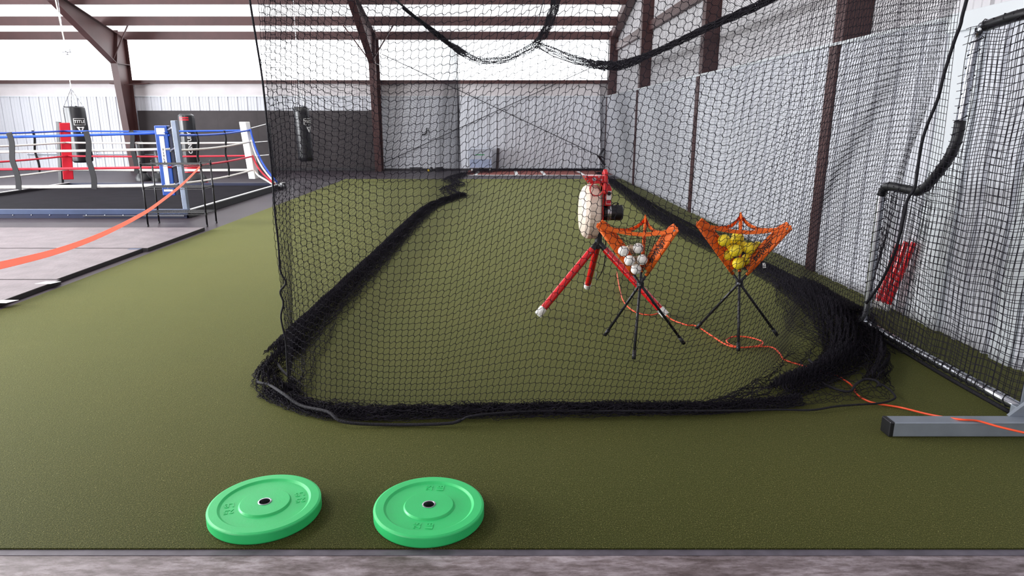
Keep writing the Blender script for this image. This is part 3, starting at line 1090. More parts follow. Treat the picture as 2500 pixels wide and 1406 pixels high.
apex = Vector((0.812, 5.48, 0.575))
for foot in (Vector((0.318, 5.20, .046)), Vector((0.820, 6.12, .046)), Vector((1.318, 5.185, .046))):
    d = (apex - foot).normalized()
    lg = MB().tube([K(foot + d * .03), K(apex - d * .085)], 0.029, 14).obj('leg', M['redmetal'], pm, auto=True)
    MB().tube([K(foot - d * .02), K(foot + d * .05)], 0.033, 14).obj('foot_cap', M['whiteplast'], lg, auto=True)
    MB().tube([K(apex - d * .10), K(apex - d * .01)], 0.024, 12).obj('leg_socket', M['blackplast'], lg, auto=True)
    side = d.cross(Vector((0, 1, 0))).normalized()
    pb = apex - d * .115
    MB().tube([K(pb + Vector((0, -.034, 0))), K(pb + Vector((0, -.026, 0)))], 0.007, 8).obj('bolt', M['chrome'], lg)
MB().tube([K(apex - Vector((0, 0, .05))), K(apex + Vector((0, 0, .10)))], 0.03, 12).obj('swivel_head', M['blackplast'], pm, auto=True)
# wheel guard, edge-on, axle along x
wc = Vector((0.735, 5.50, 0.825))
prof = [(0.09, -.084), (.155, -.078), (.200, -.056), (.222, -.022), (.222, .050), (.212, .062), (.05, .063)]
wh = MB().lathe(prof, 22, K(wc), 'X').obj('wheel_guard', M['cream'], pm, bevel=0.003)
MB().sphere(K(wc + Vector((-.076, -.10, .06))), .018, 10, 6, (.2, 1, 1.4)).obj('emblem', M['navy'], wh)
MB().sphere(K(wc + Vector((-.076, -.09, -.03))), .014, 10, 6, (.2, 1, 1.2)).obj('emblem', M['bluefill'], wh)
# red side plate, top bracket, ball tube
MB().prism([K(p) for p in ((.822, 5.40, .66), (.822, 5.60, .66), (.822, 5.60, 1.08), (.822, 5.40, 1.08))], (.014, 0, 0)).obj('side_plate', M['redmetal'], pm, bevel=.003)
MB().prism([K(p) for p in ((.822, 5.36, .98), (.822, 5.52, .98), (.822, 5.52, 1.13), (.822, 5.42, 1.175), (.822, 5.36, 1.15))], (.034, 0, 0)).obj('head_fin', M['redmetal'], pm, bevel=.008)
hb = MB().prism([K(p) for p in ((.700, 5.36, 1.065), (.820, 5.36, 1.065), (.820, 5.36, 1.125), (.655, 5.36, 1.125))], (0, .14, 0)).obj('head_bracket', M['redmetal'], pm, bevel=.004)
for bx, bz in ((.672, 1.115), (.69, 1.09), (.705, 1.072), (.78, 1.118), (.80, 1.095)):
    MB().lathe([(.006, 0), (.006, .008), (.003, .011)], 8, K((bx, 5.352, bz)), 'Y').obj('bolt', M['chrome'], hb)
MB().lathe([(.016, 0), (.016, .02), (.010, .026)], 6, K((.742, 5.338, 1.10)), 'Y').obj('bolt', M['chrome'], hb)
ring = [(0.048, -.02), (.055, -.02), (.055, .012), (.048, .012)]
MB().lathe(ring, 24, K((.755, 5.30, 1.028)), 'Y', closed=True).obj('ball_tube', M['redmetal'], pm, auto=True)
# control box with label
cb = MB().prism([K(p) for p in ((.838, 5.38, .885), (.890, 5.38, .885), (.890, 5.38, 1.02), (.872, 5.38, 1.06), (.838, 5.38, 1.06))], (0, .12, 0)).obj('control_box', M['redmetal'], pm, bevel=.005)
MB().bb(K((.848, 5.374, .90)), K((.886, 5.379, 1.005))).obj('label_plate', M['whiteink'], cb)
MB().lathe([(.0155, 0), (.0155, .003), (.001, .004)], 14, K((.868, 5.3705, .985)), 'Y').obj('label_mark', M['letter'], cb)
MB().bb(K((.85, 5.372, .905)), K((.884, 5.3745, .935))).obj('label_mark', M['redpad'], cb)
# motor
MB().lathe([(.05, 0), (.063, .006), (.063, .150), (.055, .158)], 24, K((.838, 5.46, .822)), 'X').obj('motor', M['blackplast'], pm, auto=True)
MB().lathe([(.0645, 0), (.0645, .03)], 24, K((.868, 5.46, .822)), 'X').obj('motor_label', M['chrome'], pm)
MB().tube([K(p) for p in smooth_path([(.90, 5.43, .88), (.925, 5.42, .905), (.955, 5.42, .90), (.935, 5.43, .885)], 6)], .004, 6).obj('wire', M['blackplast'], pm)
MB().tube([K(p) for p in smooth_path([(.868, 5.46, .77), (.872, 5.47, .62), (.885, 5.6, .35), (.93, 6.3, .06), (1.0, 6.85, .012)], 6)], .005, 6).obj('power_lead', M['blackplast'], pm, smooth=True)

# ================================================================== EXTENSION CORD
cpx = [(1506, 664), (1512, 700), (1522, 735), (1548, 760), (1585, 769), (1618, 764), (1640, 780), (1675, 793), (1700, 796), (1735, 818), (1770, 840), (1800, 848), (1838, 846), (1860, 841), (1858, 832), (1825, 823), (1790, 822), (1774, 830), (1782, 841), (1810, 848), (1850, 846), (1885, 848), (1903, 862), (1915, 878), (1955, 891), (1995, 904), (2035, 914), (2065, 930), (2084, 945), (2088, 958), (2105, 972), (2135, 984), (2200, 995), (2270, 1012), (2345, 1024), (2385, 1027), (2440, 1042), (2500, 1056), (2560, 1068)]
cz = []
for (x, y) in cpx:
    z = 0.012
    if x >= 2340:
        z = 0.0905
    elif x >= 2270:
        z = 0.05
    cz.append(z)
cpts = [G(x, y, z) for (x, y), z in zip(cpx, cz)]
cord = tag(MB().tube(smooth_path(cpts, 6), 0.0055, 8).obj('extension_cord', M['cord'], None, smooth=True),
           'orange extension cord snaking across the turf out to the screen foot', 'cord')

# ================================================================== BALL CADDIES
def ball_caddy(label, hub, feet, corner_z, tagflag=False):
    o0 = Vector((hub[0], hub[1], 0))
    t = thing('ball_caddy', label, 'ball caddy', tuple(o0))
    hub = Vector(hub) - o0
    feet = [Vector(f) - o0 for f in feet]
    tops = []
    for f in feet:
        d = hub - f
        k = (corner_z - hub.z) / d.z
        tops.append(hub + d * k)
    axis_pt = hub + Vector((0, 0, .1))
    bowl = []
    for i, (f, tp) in enumerate(zip(feet, tops)):
        d = (tp - f).normalized()
        leg = MB().tube([f + d * .03, hub + d * .14], .0095, 10).obj('leg', M['blackplast'], t, smooth=True)
        MB().tube([f - d * .01, f + d * .05], .0135, 10).obj('foot_cap', M['blackplast'], leg, smooth=True)
        # sleeve, flat cloth band round the upper arm
        inward = (Vector((hub.x, hub.y, 0)) - Vector((tp.x, tp.y, 0))).normalized()
        wdir = (inward - d * inward.dot(d)).normalized()
        a, b = hub + d * .115, tp
        pts, ws = [], []
        for s in np.linspace(0, 1, 9):
            w = 0.084 - 0.004 * math.sin(s * 9)
            if s > .93:
                w = 0.062
            pts.append(a.lerp(b, s) + wdir * (w * .5 - .012) + wdir.cross(d) * .003 * math.sin(s * 14))
            ws.append(w)
        sl = MB().ribbon(pts, wdir, ws, .012).obj('fabric_sleeve', M['orange'], t, bevel=.003)
        MB().tube([a - d * .03, b - d * .02], .012, 10).obj('sleeve_rib', M['orange'], sl, smooth=True)
        bowl.append((a, b, wdir, d))
        nrm = d.cross(wdir)
        if nrm.dot(Vector((0, -1, .2))) < 0:
            nrm = -nrm
        if i != 1:
            for s in (.945,):
                c = a.lerp(b, s) + wdir * .012 + nrm * .010
                MB().lathe([(.007, -.004), (.007, .002), (.002, .005)], 10, c, 'Y').obj('grommet', M['chrome'], sl)
        if i == 0:
            # lettering reads up the sleeve
            xd = d
            yd = nrm.cross(xd)
            org = a.lerp(b, .42) + wdir * .028 + nrm * .0075
            text_mesh('lettering', 'BOWNET', .043, .0012, M['letter'], sl, frame_mtx(org, xd, yd), bold=.0006, squash=1.0)
    if tagflag:
        a, b, wdir, d = bowl[0]
        c = a.lerp(b, .28) - wdir * .03
        MB().ribbon([c, c + Vector((.008, 0, -.035))], Vector((1, -.2, 0)), .02, .002).obj('care_tag', M['whiteink'], t)
    # rim bands between corners
    for i in range(3):
        p, q = tops[i], tops[(i + 1) % 3]
        pts = []
        for s in np.linspace(0, 1, 12):
            c = p.lerp(q, s)
            m = (p + q) / 2
            c.z -= .055 * math.sin(math.pi * s)
            inw = Vector((hub.x, hub.y, 0)) - Vector((m.x, m.y, 0))
            c += inw * (.28 * math.sin(math.pi * s))
            pts.append(c)
        MB().ribbon(pts, Vector((0, 0, 1)), .026, .004).obj('rim_band', M['orange'], t)
    # black net pouch
    hub_in = hub + Vector((0, 0, .085))
    segA, segB = [], []
    for i in range(3):
        a1, b1, w1, d1 = bowl[i]
        a2, b2, w2, d2 = bowl[(i + 1) % 3]
        N = 11
        Pn = np.empty((N, N, 3))
        for u in range(N):
            for v in range(N):
                s, r_ = u / (N - 1), v / (N - 1)
                e1 = (a1 + w1 * .02).lerp(b1 + w1 * .035, r_)
                e2 = (a2 + w2 * .02).lerp(b2 + w2 * .035, r_)
                c = e1.lerp(e2, s)
                m = (e1 + e2) / 2
                inw = Vector((hub.x, hub.y, 0)) - Vector((m.x, m.y, 0))
                c += inw * (.26 * math.sin(math.pi * s) * r_)
                c.z -= .055 * math.sin(math.pi * s) * r_
                c.z += .008 * math.sin(u * 2.1 + v * 1.3) * math.sin(math.pi * s)
                Pn[u, v] = c
        A, B = net_segments(Pn, 2, .08)
        segA.append(A)
        segB.append(B)
    link('net_pouch', segs_mesh('net_pouch', np.concatenate(segA), np.concatenate(segB), .0016), M['net'], t)
    # clamp at the crossing
    MB().lathe([(.018, -.02), (.026, -.014), (.026, .014), (.018, .02)], 16, hub, 'Z').obj('clamp', M['blackplast'], t, auto=True)
    MB().lathe([(.008, -.036), (.010, -.022)], 10, hub + Vector((-.012, 0, .0)), 'Y').obj('clamp_knob', M['chrome'], t)
    return [tp + o0 for tp in tops]


def in_world(p):
    return tuple(p)


cad1_hub = AY(1563, 693, 4.50)
cad2_hub = AY(1805, 690, 4.67)
ball_caddy('orange tripod ball caddy filled with white balls, left of the two', cad1_hub,
           [(0.778, 4.728, 0.020), (1.301, 4.533, 0.020), (0.889, 4.222, 0.020)], 0.872)
ball_caddy('orange tripod ball caddy filled with yellow balls, right of the two', cad2_hub,
           [(1.504, 4.898, 0.020), (2.040, 4.728, 0.020), (1.640, 4.385, 0.020)], 0.862, True)

WB = [(1522, 613, 4.46, .0365, 'baseball', 'white ball resting highest on the left of the white pile in the caddy'),
      (1539, 610, 4.53, .0365, 'tanball', 'scuffed tan ball wedged behind the white balls in the left caddy'),
      (1558, 606, 4.46, .0365, 'baseball', 'white ball resting highest on the right of the white pile in the caddy'),
      (1537, 636, 4.43, .0365, 'baseball', 'white ball in the middle of the white pile, left side'),
      (1568, 634, 4.43, .0365, 'baseball', 'white ball in the middle of the white pile, right side'),
      (1553, 657, 4.44, .0365, 'baseball', 'white ball at the very bottom of the white pile'),
      (1553, 637, 4.50, .0365, 'tanball', 'tan ball glimpsed in the centre of the white pile')]
YB = [(1768, 587, 4.60, .043, 'yball', 'yellow dimpled ball at the top left of the yellow pile'),
      (1800, 581, 4.66, .043, 'yball', 'yellow dimpled ball highest of all on the yellow pile'),
      (1782, 600, 4.70, .043, 'yball', 'yellow dimpled ball tucked behind the top left of the yellow pile'),
      (1796, 612, 4.58, .043, 'yball', 'yellow dimpled ball in the front middle of the yellow pile'),
      (1830, 606, 4.60, .043, 'yball', 'yellow dimpled ball at the right of the yellow pile, below the rim'),
      (1849, 604, 4.68, .043, 'yball', 'yellow dimpled ball farthest right, pressing the net beside the lettered sleeve'),
      (1776, 618, 4.68, .043, 'yball', 'yellow dimpled ball low on the left of the yellow pile'),
      (1803, 643, 4.62, .043, 'yball', 'yellow dimpled ball at the very bottom of the yellow pile'),
      (1824, 634, 4.66, .043, 'yball', 'yellow dimpled ball low on the right of the yellow pile'),
      (1810, 600, 4.74, .043, 'yball', 'yellow dimpled ball half hidden behind the middle of the yellow pile')]


def settle(spec):
    """nudge overlapping balls apart along depth first"""
    pos = [AY(s[0], s[1], s[2]) for s in spec]
    R = [s[3] for s in spec]
    for it in range(400):
        for i in range(len(pos)):
            for j in range(i):
                d = pos[i] - pos[j]
                L = np.linalg.norm(d)
                need = R[i] + R[j] + .0005
                if L < need:
                    w = d * np.array([.35, 1.6, .35]) + np.array([0, 1e-3, 0])
                    w /= np.linalg.norm(w)
                    pos[i] = pos[i] + w * (need - L) * .5
                    pos[j] = pos[j] - w * (need - L) * .5
    return pos


ball_mesh = {}


def ball(p, r, mk, label, group):
    key = (r, mk)
    if key not in ball_mesh:
        b = MB().sphere((0, 0, 0), r, 24, 14)
        me = bpy.data.meshes.new('ball')
        me.from_pydata(b.v, [], b.f)
        me.update()
        me.polygons.foreach_set('use_smooth', [True] * len(me.polygons))
        me.materials.append(M[mk])
        ball_mesh[key] = me
    o = bpy.data.objects.new('ball', ball_mesh[key])
    COL.objects.link(o)
    o.location = tuple(p)
    o.rotation_euler = (random.random() * 6, random.random() * 6, random.random() * 6)
    tag(o, label, 'ball', group)


for s, p in zip(WB, settle(WB)):
    ball(p, s[3], s[4], s[5], 'white balls in the left caddy')
for s, p in zip(YB, settle(YB)):
    ball(p, s[3], s[4], s[5], 'yellow balls in the right caddy')

# ================================================================== BUMPER PLATES
def plate(label, loc, rz):
    t = thing('weight_plate', label, 'weight plate', loc, rz, 'green bumper plates on the turf')
    R, H = 0.222, 0.050
    prof = [(.026, .0), (.212, .0), (.219, .003), (R, .008), (R, .0425), (R - .0015, .0465), (.2145, H - .0008), (.2125, H), (.181, H), (.1785, H - .0015), (.1725, H - .0065), (.170, H - .0075),
            (.103, H - .0075), (.1015, H - .0065), (.098, H - .001), (.0965, H), (.026, H)]
    MB().lathe(prof, 96, closed=True).obj('rubber_disc', M['green'], t, auto=True, sharp=9)
    MB().lathe([(.0215, -.0), (.0265, -.0), (.0275, .001), (.0275, H + .0012), (.0265, H + .0018), (.0225, H + .0018), (.0215, H + .0010)], 40, closed=True).obj('steel_bushing', M['silver'], t, auto=True)
    for sy in (1, -1):
        for txt, dx in (('25', -.021), ('LB', .027)):
            m = frame_mtx((dx, sy * .137, H - .0080), (0, 1, 0), (-1, 0, 0))
            text_mesh('raised_lettering', txt, .040, .0022, M['green'], t, m, bold=.0008)
    return t


plate('green 25 LB bumper plate lying on the turf, left of the two', tuple(G(649, 1251)), math.radians(108))
plate('green 25 LB bumper plate lying on the turf, right of the two', tuple(G(1048, 1258)), math.radians(-4))

# ================================================================== RUBBER MATS (raised rows, stepped edge)
rows = [(8.06, 9.68, -4.292, 'dark textured rubber mat nearest the boxing ring, its corner by the wire shelf', None),
        (6.40, 8.03, -4.34, 'dark textured rubber mat in the middle of the stepped mats beside the turf', None),
        (4.75, 6.38, -4.292, 'dark textured rubber mat nearest the viewer, left of the turf', None)]
for k, (ya, yb, xr, label, _) in enumerate(rows):
    t = thing('rubber_mat', label, 'rubber mat', (xr - 2.2, (ya + yb) / 2, 0), group='rubber mats beside the turf')
    cx, cy = xr - 2.2, (ya + yb) / 2
    MB().bb((-2.2, ya - cy, 0.0), (2.2, yb - cy, .040)).obj('mat_core', M['mat_edge'], t)
    MB().bb((-2.2, ya - cy + .004, .040), (2.195, yb - cy - .004, .043)).obj('top_surface', M['matr'], t)
    if k == 1:
        MB().bb((2.05, yb - cy - .07, .0432), (2.195, yb - cy - .005, .0445)).obj('tape_patch', M['beam'], t)
    if k == 2:
        for px in ((116, 690), (8, 736)):
            g = G(px[0], px[1], .044)
            MB().prism([(g[0] - cx - .09, g[1] - cy - .05, .0434), (g[0] - cx + .06, g[1] - cy - .05, .0434), (g[0] - cx + .10, g[1] - cy + .05, .0434), (g[0] - cx - .05, g[1] - cy + .05, .0434)], (0, 0, .001)).obj('paper_patch', M['white'], t)

# red sprint track at the far end
t = thing('track_mat', 'red running track strip with white lane marks along the far wall', 'running track', (1.1, 20.6, 0))
MB().bb((-2.1, -.80, 0), (2.2, .95, .012)).obj('track_surface', M['track'], t)
MB().bb((-2.1, -.86, 0), (2.2, -.80, .0125)).obj('edge_line', M['white'], t)
for a, b in (((1160, 428), (1170, 418)), ((1262, 428), (1258, 418)), ((1330, 428), (1321, 418)), ((1425, 428), (1410, 419))):
    p, q = G(*a), G(*b)
    MB().bar((p[0] - 1.1, p[1] - 20.6 + .02, .0125), (q[0] - 1.1, q[1] - 20.6 - .05, .0125), .10, .004).obj('lane_line', M['white'], t)

# ================================================================== BOXING RING
RX0, RX1, RY0, RY1 = -10.25, -5.10, 10.98, 16.05
ring_c = ((RX0 + RX1) / 2, (RY0 + RY1) / 2, 0)
ringt = thing('boxing_ring', 'low boxing ring with black canvas and blue, white and red ropes', 'boxing ring', ring_c)


def Rr(p):
    return (p[0] - ring_c[0], p[1] - ring_c[1], p[2])


MB().bb(Rr((RX0 + .05, RY0 + .06, 0.02)), Rr((RX1 - .05, RY1 - .05, .06))).obj('canvas', M['canvas'], ringt)
fb = MB().bb(Rr((RX0, RY0 - .04, .06)), Rr((RX1, RY0 + .06, .14))).obj('base_beam', M['beam'], ringt, bevel=.006)
MB().bb(Rr((RX0, RY0 - .05, .0)), Rr((RX1 - .02, RY0 + .05, .06))).obj('base_skirt', M['navy'], ringt)
MB().bb(Rr((-6.8, RY0 - .075, .035)), Rr((-5.15, RY0 - .05, .05))).obj('edge_trim', M['silver'], ringt)
bolts = MB()
for k in range(9):
    bolts.sphere(Rr((-8.25 + .30 * k, RY0 - .052, .052)), .009, 8, 6)
bolts.obj('bolt_row', M['chrome'], ringt)
for a, b in (((RX1 - .03, RY0, .06), (RX1 - .03, RY1, .06)), ((RX0 + .03, RY0, .06), (RX0 + .03, RY1, .06))):
    MB().bar(Rr(a), Rr(b), .10, .12).obj('base_beam', M['blackwire'], ringt, bevel=.005)
    MB().bar(Rr((a[0], a[1], .123)), Rr((b[0], b[1], .123)), .06, .008).obj('edge_trim', M['whiteink'], ringt)
MB().bar(Rr((RX0, RY1 - .03, .06)), Rr((RX1, RY1 - .03, .06)), .10, .12).obj('base_beam', M['navy'], ringt, bevel=.005)

# posts
NRp, FRp, FLp = (-5.19, 11.03), (-5.34, 16.0), (-10.2, 15.95)


def post(x, y, xt, yt, h, m):
    return MB().bar(Rr((x, y, .06)), Rr((xt, yt, h)), .078, .085, up=(0, 1, 0)).obj('corner_post', m, ringt, bevel=.006)


post(-5.165, 11.05, -5.205, 11.05, 1.55, M['beam2'])
post(-5.34, 16.02, -5.38, 16.02, 1.5, M['blackwire'])
post(-10.34, 15.95, -10.18, 15.95, 1.52, M['blackwire'])


def pad(x, y, z0, z1, w, d, rz, m, xt=None):
    xt = x if xt is None else xt
    b = MB()
    mm = Matrix.Rotation(rz, 3, 'Z')
    vs = []
    for z, xc in ((z0, x), (z1, xt)):
        for sx, sy in ((-1, -1), (1, -1), (1, 1), (-1, 1)):
            p = mm @ Vector((sx * w / 2, sy * d / 2, 0))
            vs.append(Rr((p.x + xc, p.y + y, z)))
    b.add(vs, [(3, 2, 1, 0), (4, 5, 6, 7), (0, 1, 5, 4), (1, 2, 6, 5), (2, 3, 7, 6), (3, 0, 4, 7)])
    return b.obj('corner_pad', m, ringt, bevel=.012)


PX0, PX1 = -5.55, -5.56
bp_ = pad(PX0, 11.36, .33, 1.47, .20, .16, math.radians(8), M['bluebag'], PX1)
fx = math.radians(8)


def on_blue(u, z, off):
    """point on the blue pad's camera-facing side"""
    xc = PX0 + (PX1 - PX0) * (z - .33) / 1.14
    p = Matrix.Rotation(fx, 3, 'Z') @ Vector((u, -.08 - off, 0))
    return Rr((p.x + xc, p.y + 11.36, z))


def strip(u0, u1, z0, z1, off, name, m, parent):
    a, b, c, d = on_blue(u0, z0, off), on_blue(u1, z0, off), on_blue(u1, z1, off), on_blue(u0, z1, off)
    n = Vector((0, .010, 0))
    return MB().prism([a, b, c, d], n).obj(name, m, parent)


strip(-.035, .035, .52, 1.30, .007, 'white_stripe', M['whiteink'], bp_)
strip(-.07, .06, 1.33, 1.43, .007, 'label_patch', M['whiteink'], bp_)
for q, (ch, z) in enumerate(zip('TITLE', (1.08, 1.03, .98, .93, .88))):
    text_mesh('lettering', ch, .05, .001, M['letter'], bp_, frame_mtx(on_blue(0, z, .012), (1, .14, 0), (0, 0, 1)), bold=.001)
strip(-.07, .07, .40, .44, .007, 'label_patch', M['whiteink'], bp_)
text_mesh('lettering', 'T', .08, .001, M['whiteink'], bp_, frame_mtx(on_blue(0, .485, .010), (1, .14, 0), (0, 0, 1)), bold=.004)
MB().box(Rr((-5.432, 11.40, .90)), (.045, .17, 1.12), fx).obj('pad_back', M['navy'], bp_)

pad(-5.73, 15.8, .235, 1.52, .17, .17, math.radians(-14), M['whiteplast'], -5.84)
pad(-10.09, 15.85, .215, 1.50, .21, .12, math.radians(31), M['redpad'], -9.98)

# ropes: heights per side
ROPE_Z = [1.34, 1.06, .78, .455]
ROPE_M = ['bluerope', 'whiterope', 'redrope', 'whiterope']
NL = (-10.0, 11.25)
NRc, FRc, FLc = (-5.44, 11.3), (-5.73, 15.78), (-10.0, 15.8)


def rope(a, b, za, zb, m, r=.019, sag=.03):
    pts = []
    for s in np.linspace(0, 1, 15):
        pts.append(Rr((a[0] + (b[0] - a[0]) * s, a[1] + (b[1] - a[1]) * s, za + (zb - za) * s - sag * math.sin(math.pi * s))))
    return MB().tube(pts, r, 8).obj('rope', m, ringt, smooth=True)


far_z = [1.32, 1.06, .755, .415]
for k in range(4):
    m = M[ROPE_M[k]]
    near_l = AY(0, (337, 371, 413, 457)[k], 11.25)
    near_r = AY(395, (324, 364, 408, 452)[k], 11.3)
    slope_ = (near_r[2] - near_l[2]) / (near_r[0] - near_l[0])
    rope((-10.3, 11.25), NRc, near_l[2] + slope_ * .3 * (-10.3 - near_l[0]), near_r[2], m, .021 if k != 3 else .030, .012)
    fl, fr = AY(170, (320, 348, 381, 413)[k], 15.8), AY(600, (318, 348, 380, 415)[k], 15.8)
    rope(FLc, FRc, fl[2], fr[2], m, .02 if k != 3 else .03, .015)
    ra, rb_ = AY(412, (330, 368, 407, 450)[k], 11.3), AY(606, (318, 346, 382, 415)[k], 15.75)
    rope(NRc, FRc, ra[2], rb_[2], M['whiterope'] if k in (1, 3) else m, .02, .04)
    rope((-10.3, 11.3), FLc, near_l[2] + .12 - .03 * k, fl[2], m, .02, .05)
# turnbuckles from the pads to the posts
for z, dz in ((1.38, .09), (1.06, .02), (.75, .02)):
    MB().tube([Rr((-5.70, 15.82, z)), Rr((-5.40, 16.0, z + dz))], .012, 6).obj('turnbuckle', M['chrome'], ringt)
for z in (1.40, 1.07, .80, .50):
    MB().tube([Rr((-5.44, 11.3, z)), Rr((-5.19, 11.08, z + .08))], .014, 6).obj('turnbuckle', M['chrome'], ringt)
MB().tube([Rr((-5.30, 11.25, 1.42)), Rr((-5.27, 11.25, .48))], .012, 8).obj('spacer_rod', M['silver'], ringt)
# spacer straps
def spacer(px, side, y_or_x, zs, w=.09):
    pts = []
    for i, z in enumerate(zs):
        x, y = y_or_x[0], y_or_x[1]
        pts.append(Rr((x, y - .03, z)))
        if i < len(zs) - 1:
            zm = (z + zs[i + 1]) / 2
            pts.append(Rr((x + .02 * (-1) ** i, y - .03, zm)))
    MB().ribbon(smooth_path(pts, 4), Vector((1, 0, 0)) if side == 'x' else Vector((.3, 1, 0)), w, .012).obj('rope_spacer', M['strap'], ringt)


spacer(0, 'x', (-7.96, 11.2), [1.36, 1.06, .79, .44])
spacer(0, 'x', (-6.71, 11.2), [1.38, 1.06, .80, .45])
for x in (-8.42,):
    spacer(0, 'x', (x, 15.76), [1.33, 1.06, .75, .36], .10)
for s in (.28, .62):
    x, y = NRc[0] + (FRc[0] - NRc[0]) * s, NRc[1] + (FRc[1] - NRc[1]) * s
    spacer(0, 'y', (x, y), [1.38 - .03, 1.05, .78 - .02, .44 - .04], .05)
spacer(0, 'y', (-10.08, 14.9), [1.34, 1.06, .76, .44], .05)
# rope tails dropping from the white pad to the floor
end = AY(676, 456, 15.6)
for k, (z, m) in enumerate(((1.36, 'bluerope'), (1.12, 'whiterope'), (.77, 'redrope'), (.45, 'whiterope'))):
    p0 = np.array([-5.70, 15.74, z])
    p3 = np.array([end[0] - .07 + .03 * (3 - k), 15.6, .10 + .02 * (3 - k)])
    p1 = p0 + np.array([.10, 0, -.45 * z])
    p2 = p3 + np.array([-.28, 0, .22 + .04 * (3 - k)])
    pts = [(1 - s) ** 3 * p0 + 3 * s * (1 - s) ** 2 * p1 + 3 * s * s * (1 - s) * p2 + s ** 3 * p3 for s in np.linspace(0, 1, 14)]
    MB().tube([Rr(p) for p in pts], .022, 8).obj('rope_tail', M[m], ringt, smooth=True)
MB().sphere(Rr((end[0] + .06, 15.6, .08)), .09, 14, 10, (1.3, 1, .7)).obj('rope_buckle', M['chrome'], ringt, smooth=True)

# ================================================================== BAGS
def wrap(o, R, ang, z):
    """maps flat text (x right, y up) onto a cylinder facing angle ang"""
    def f(p):
        th = ang + p.x / R
        rr = R + p.z
        return (o[0] + rr * math.sin(th), o[1] - rr * math.cos(th), z + p.y)
    return f


def cyl_patch(o, R, ang, w, z0, z1, name, m, parent):
    n = 10
    vs, fs = [], []
    for i in range(n + 1):
        th = ang + (i / n - .5) * w / R
        for z in (z0, z1):
            for rr in (R + .002, R + .005):
                vs.append((o[0] + rr * math.sin(th), o[1] - rr * math.cos(th), z))
    for i in range(n):
        a, b = i * 4, i * 4 + 4
        fs += [(a + 1, b + 1, b + 3, a + 3), (a, a + 2, b + 2, b), (a, b, b + 1, a + 1), (a + 2, a + 3, b + 3, b + 2)]
    fs += [(0, 1, 3, 2), (n * 4, n * 4 + 2, n * 4 + 3, n * 4 + 1)]
    return MB().add(vs, fs).obj(name, m, parent)


def heavy_bag(label, x, y, z0, z1, R, lx=0.0, chain_top=None, logo_ang=0.25, logo=True):
    t = thing('punching_bag', label, 'punching bag', (x, y, 0), group='hanging punching bags')
    H = z1 - z0
    prof = [(.0, z0 - .02), (R * .8, z0 - .01), (R * .97, z0 + .03), (R, z0 + .10), (R, z1 - .12), (R * .97, z1 - .03), (R * .85, z1), (0, z1)]
    body = MB().lathe(prof, 40).obj('bag_body', M['blackvinyl'], t, auto=True)
    if lx:
        for ob in (body,):
            for v in ob.data.vertices:
                v.co.x += lx * (z1 - v.co.z) / H
    if logo:
        cyl_patch((lx * .3, 0), R, logo_ang, .26, z1 - .44, z1 - .28, 'label_patch', M['whiteink'], body)
        cyl_patch((lx * .3, 0), R + .003, logo_ang, .235, z1 - .43, z1 - .29, 'label_field', M['letter'], body)
        text_mesh('lettering', 'TITLE', .10, .001, M['whiteink'], body, None, warp=wrap((lx * .3, 0), R + .009, logo_ang, z1 - .36), bold=.002)
        tri = MB()
        f = wrap((lx * .3, 0), R + .014, logo_ang, z1 - .55)
        tri.add([f(Vector(p)) for p in ((-.09, .07, 0), (0, -.09, 0), (.09, .07, 0), (-.035, .045, 0), (0, -.03, 0), (.035, .045, 0))], [(0, 1, 4, 3), (1, 2, 5, 4), (2, 0, 3, 5)])
        tri.obj('emblem', M['whiteink'], body)
    top = Vector((0, 0, z1 + .42))
    for k in range(4):
        a = math.pi / 4 + k * math.pi / 2
        p = Vector((R * .88 * math.cos(a), R * .88 * math.sin(a), z1 - .04))
        MB().ribbon([p + Vector((0, 0, .05)), p + Vector((.02 * math.cos(a), .02 * math.sin(a), -.14))], Vector((-math.sin(a), math.cos(a), 0)), .05, .012).obj('hanging_strap', M['blackvinyl'], t)
        ch = MB()
        chain(ch, p + Vector((0, 0, .05)), top, .05)
        ch.obj('chain', M['chrome'], t)
    ch = MB()
    chain(ch, top, Vector((0, 0, chain_top)), .06)
    ch.obj('chain', M['chrome'], t)
    return t


def chain(b, a, c, link_len):
    d = c - a
    n = max(2, int(d.length / link_len))
    for k in range(n):
        p = a + d * (k / n)
        q = a + d * ((k + 1.15) / n)
        b.bar(p, q, .016 if k % 2 else .006, .006 if k % 2 else .016, up=(0, 1, 0.01))


heavy_bag('black punching bag with white TITLE label hanging behind the red ring pad', -10.42, 17.0, .55, 1.88, .235, .03, roof_z(17.0) - .26, logo_ang=.85)
heavy_bag('black punching bag hanging before the black panels, seen through the net', -5.02, 17.5, .55, 1.88, .19, .05, roof_z(17.5) - .26, logo_ang=1.15)

t = thing('standing_bag', 'freestanding black boxing bag with red bands beside the steel ring post', 'punching bag', (-7.68, 16.95, 0))
prof = [(.0, .50), (.185, .50), (.19, .56), (.19, 1.60), (.18, 1.67), (.13, 1.705), (0, 1.705)]
body = MB().lathe(prof, 36).obj('bag_body', M['blackvinyl'], t, auto=True)
for z in (1.60, 1.55):
    cyl_patch((0, 0), .1895, .1, .22, z, z + .03, 'red_band', M['redpad'], body)
text_mesh('lettering', 'CENTURY', .115, .001, M['whiteink'], body, None,
          warp=lambda p: wrap((0, 0), .193, .55, 1.02)(Vector((-p.y, p.x, p.z))), bold=.004)
MB().lathe([(.21, .30), (.21, .48), (.20, .50), (0, .50)], 32).obj('base_collar', M['redpad'], t, auto=True)
MB().lathe([(.33, 0), (.34, .08), (.30, .20), (.20, .30), (0, .30)], 32).obj('base', M['blackplast'], t, auto=True)
MB().lathe([(.345, .03), (.345, .05)], 32).obj('base_ring', M['redpad'], t)

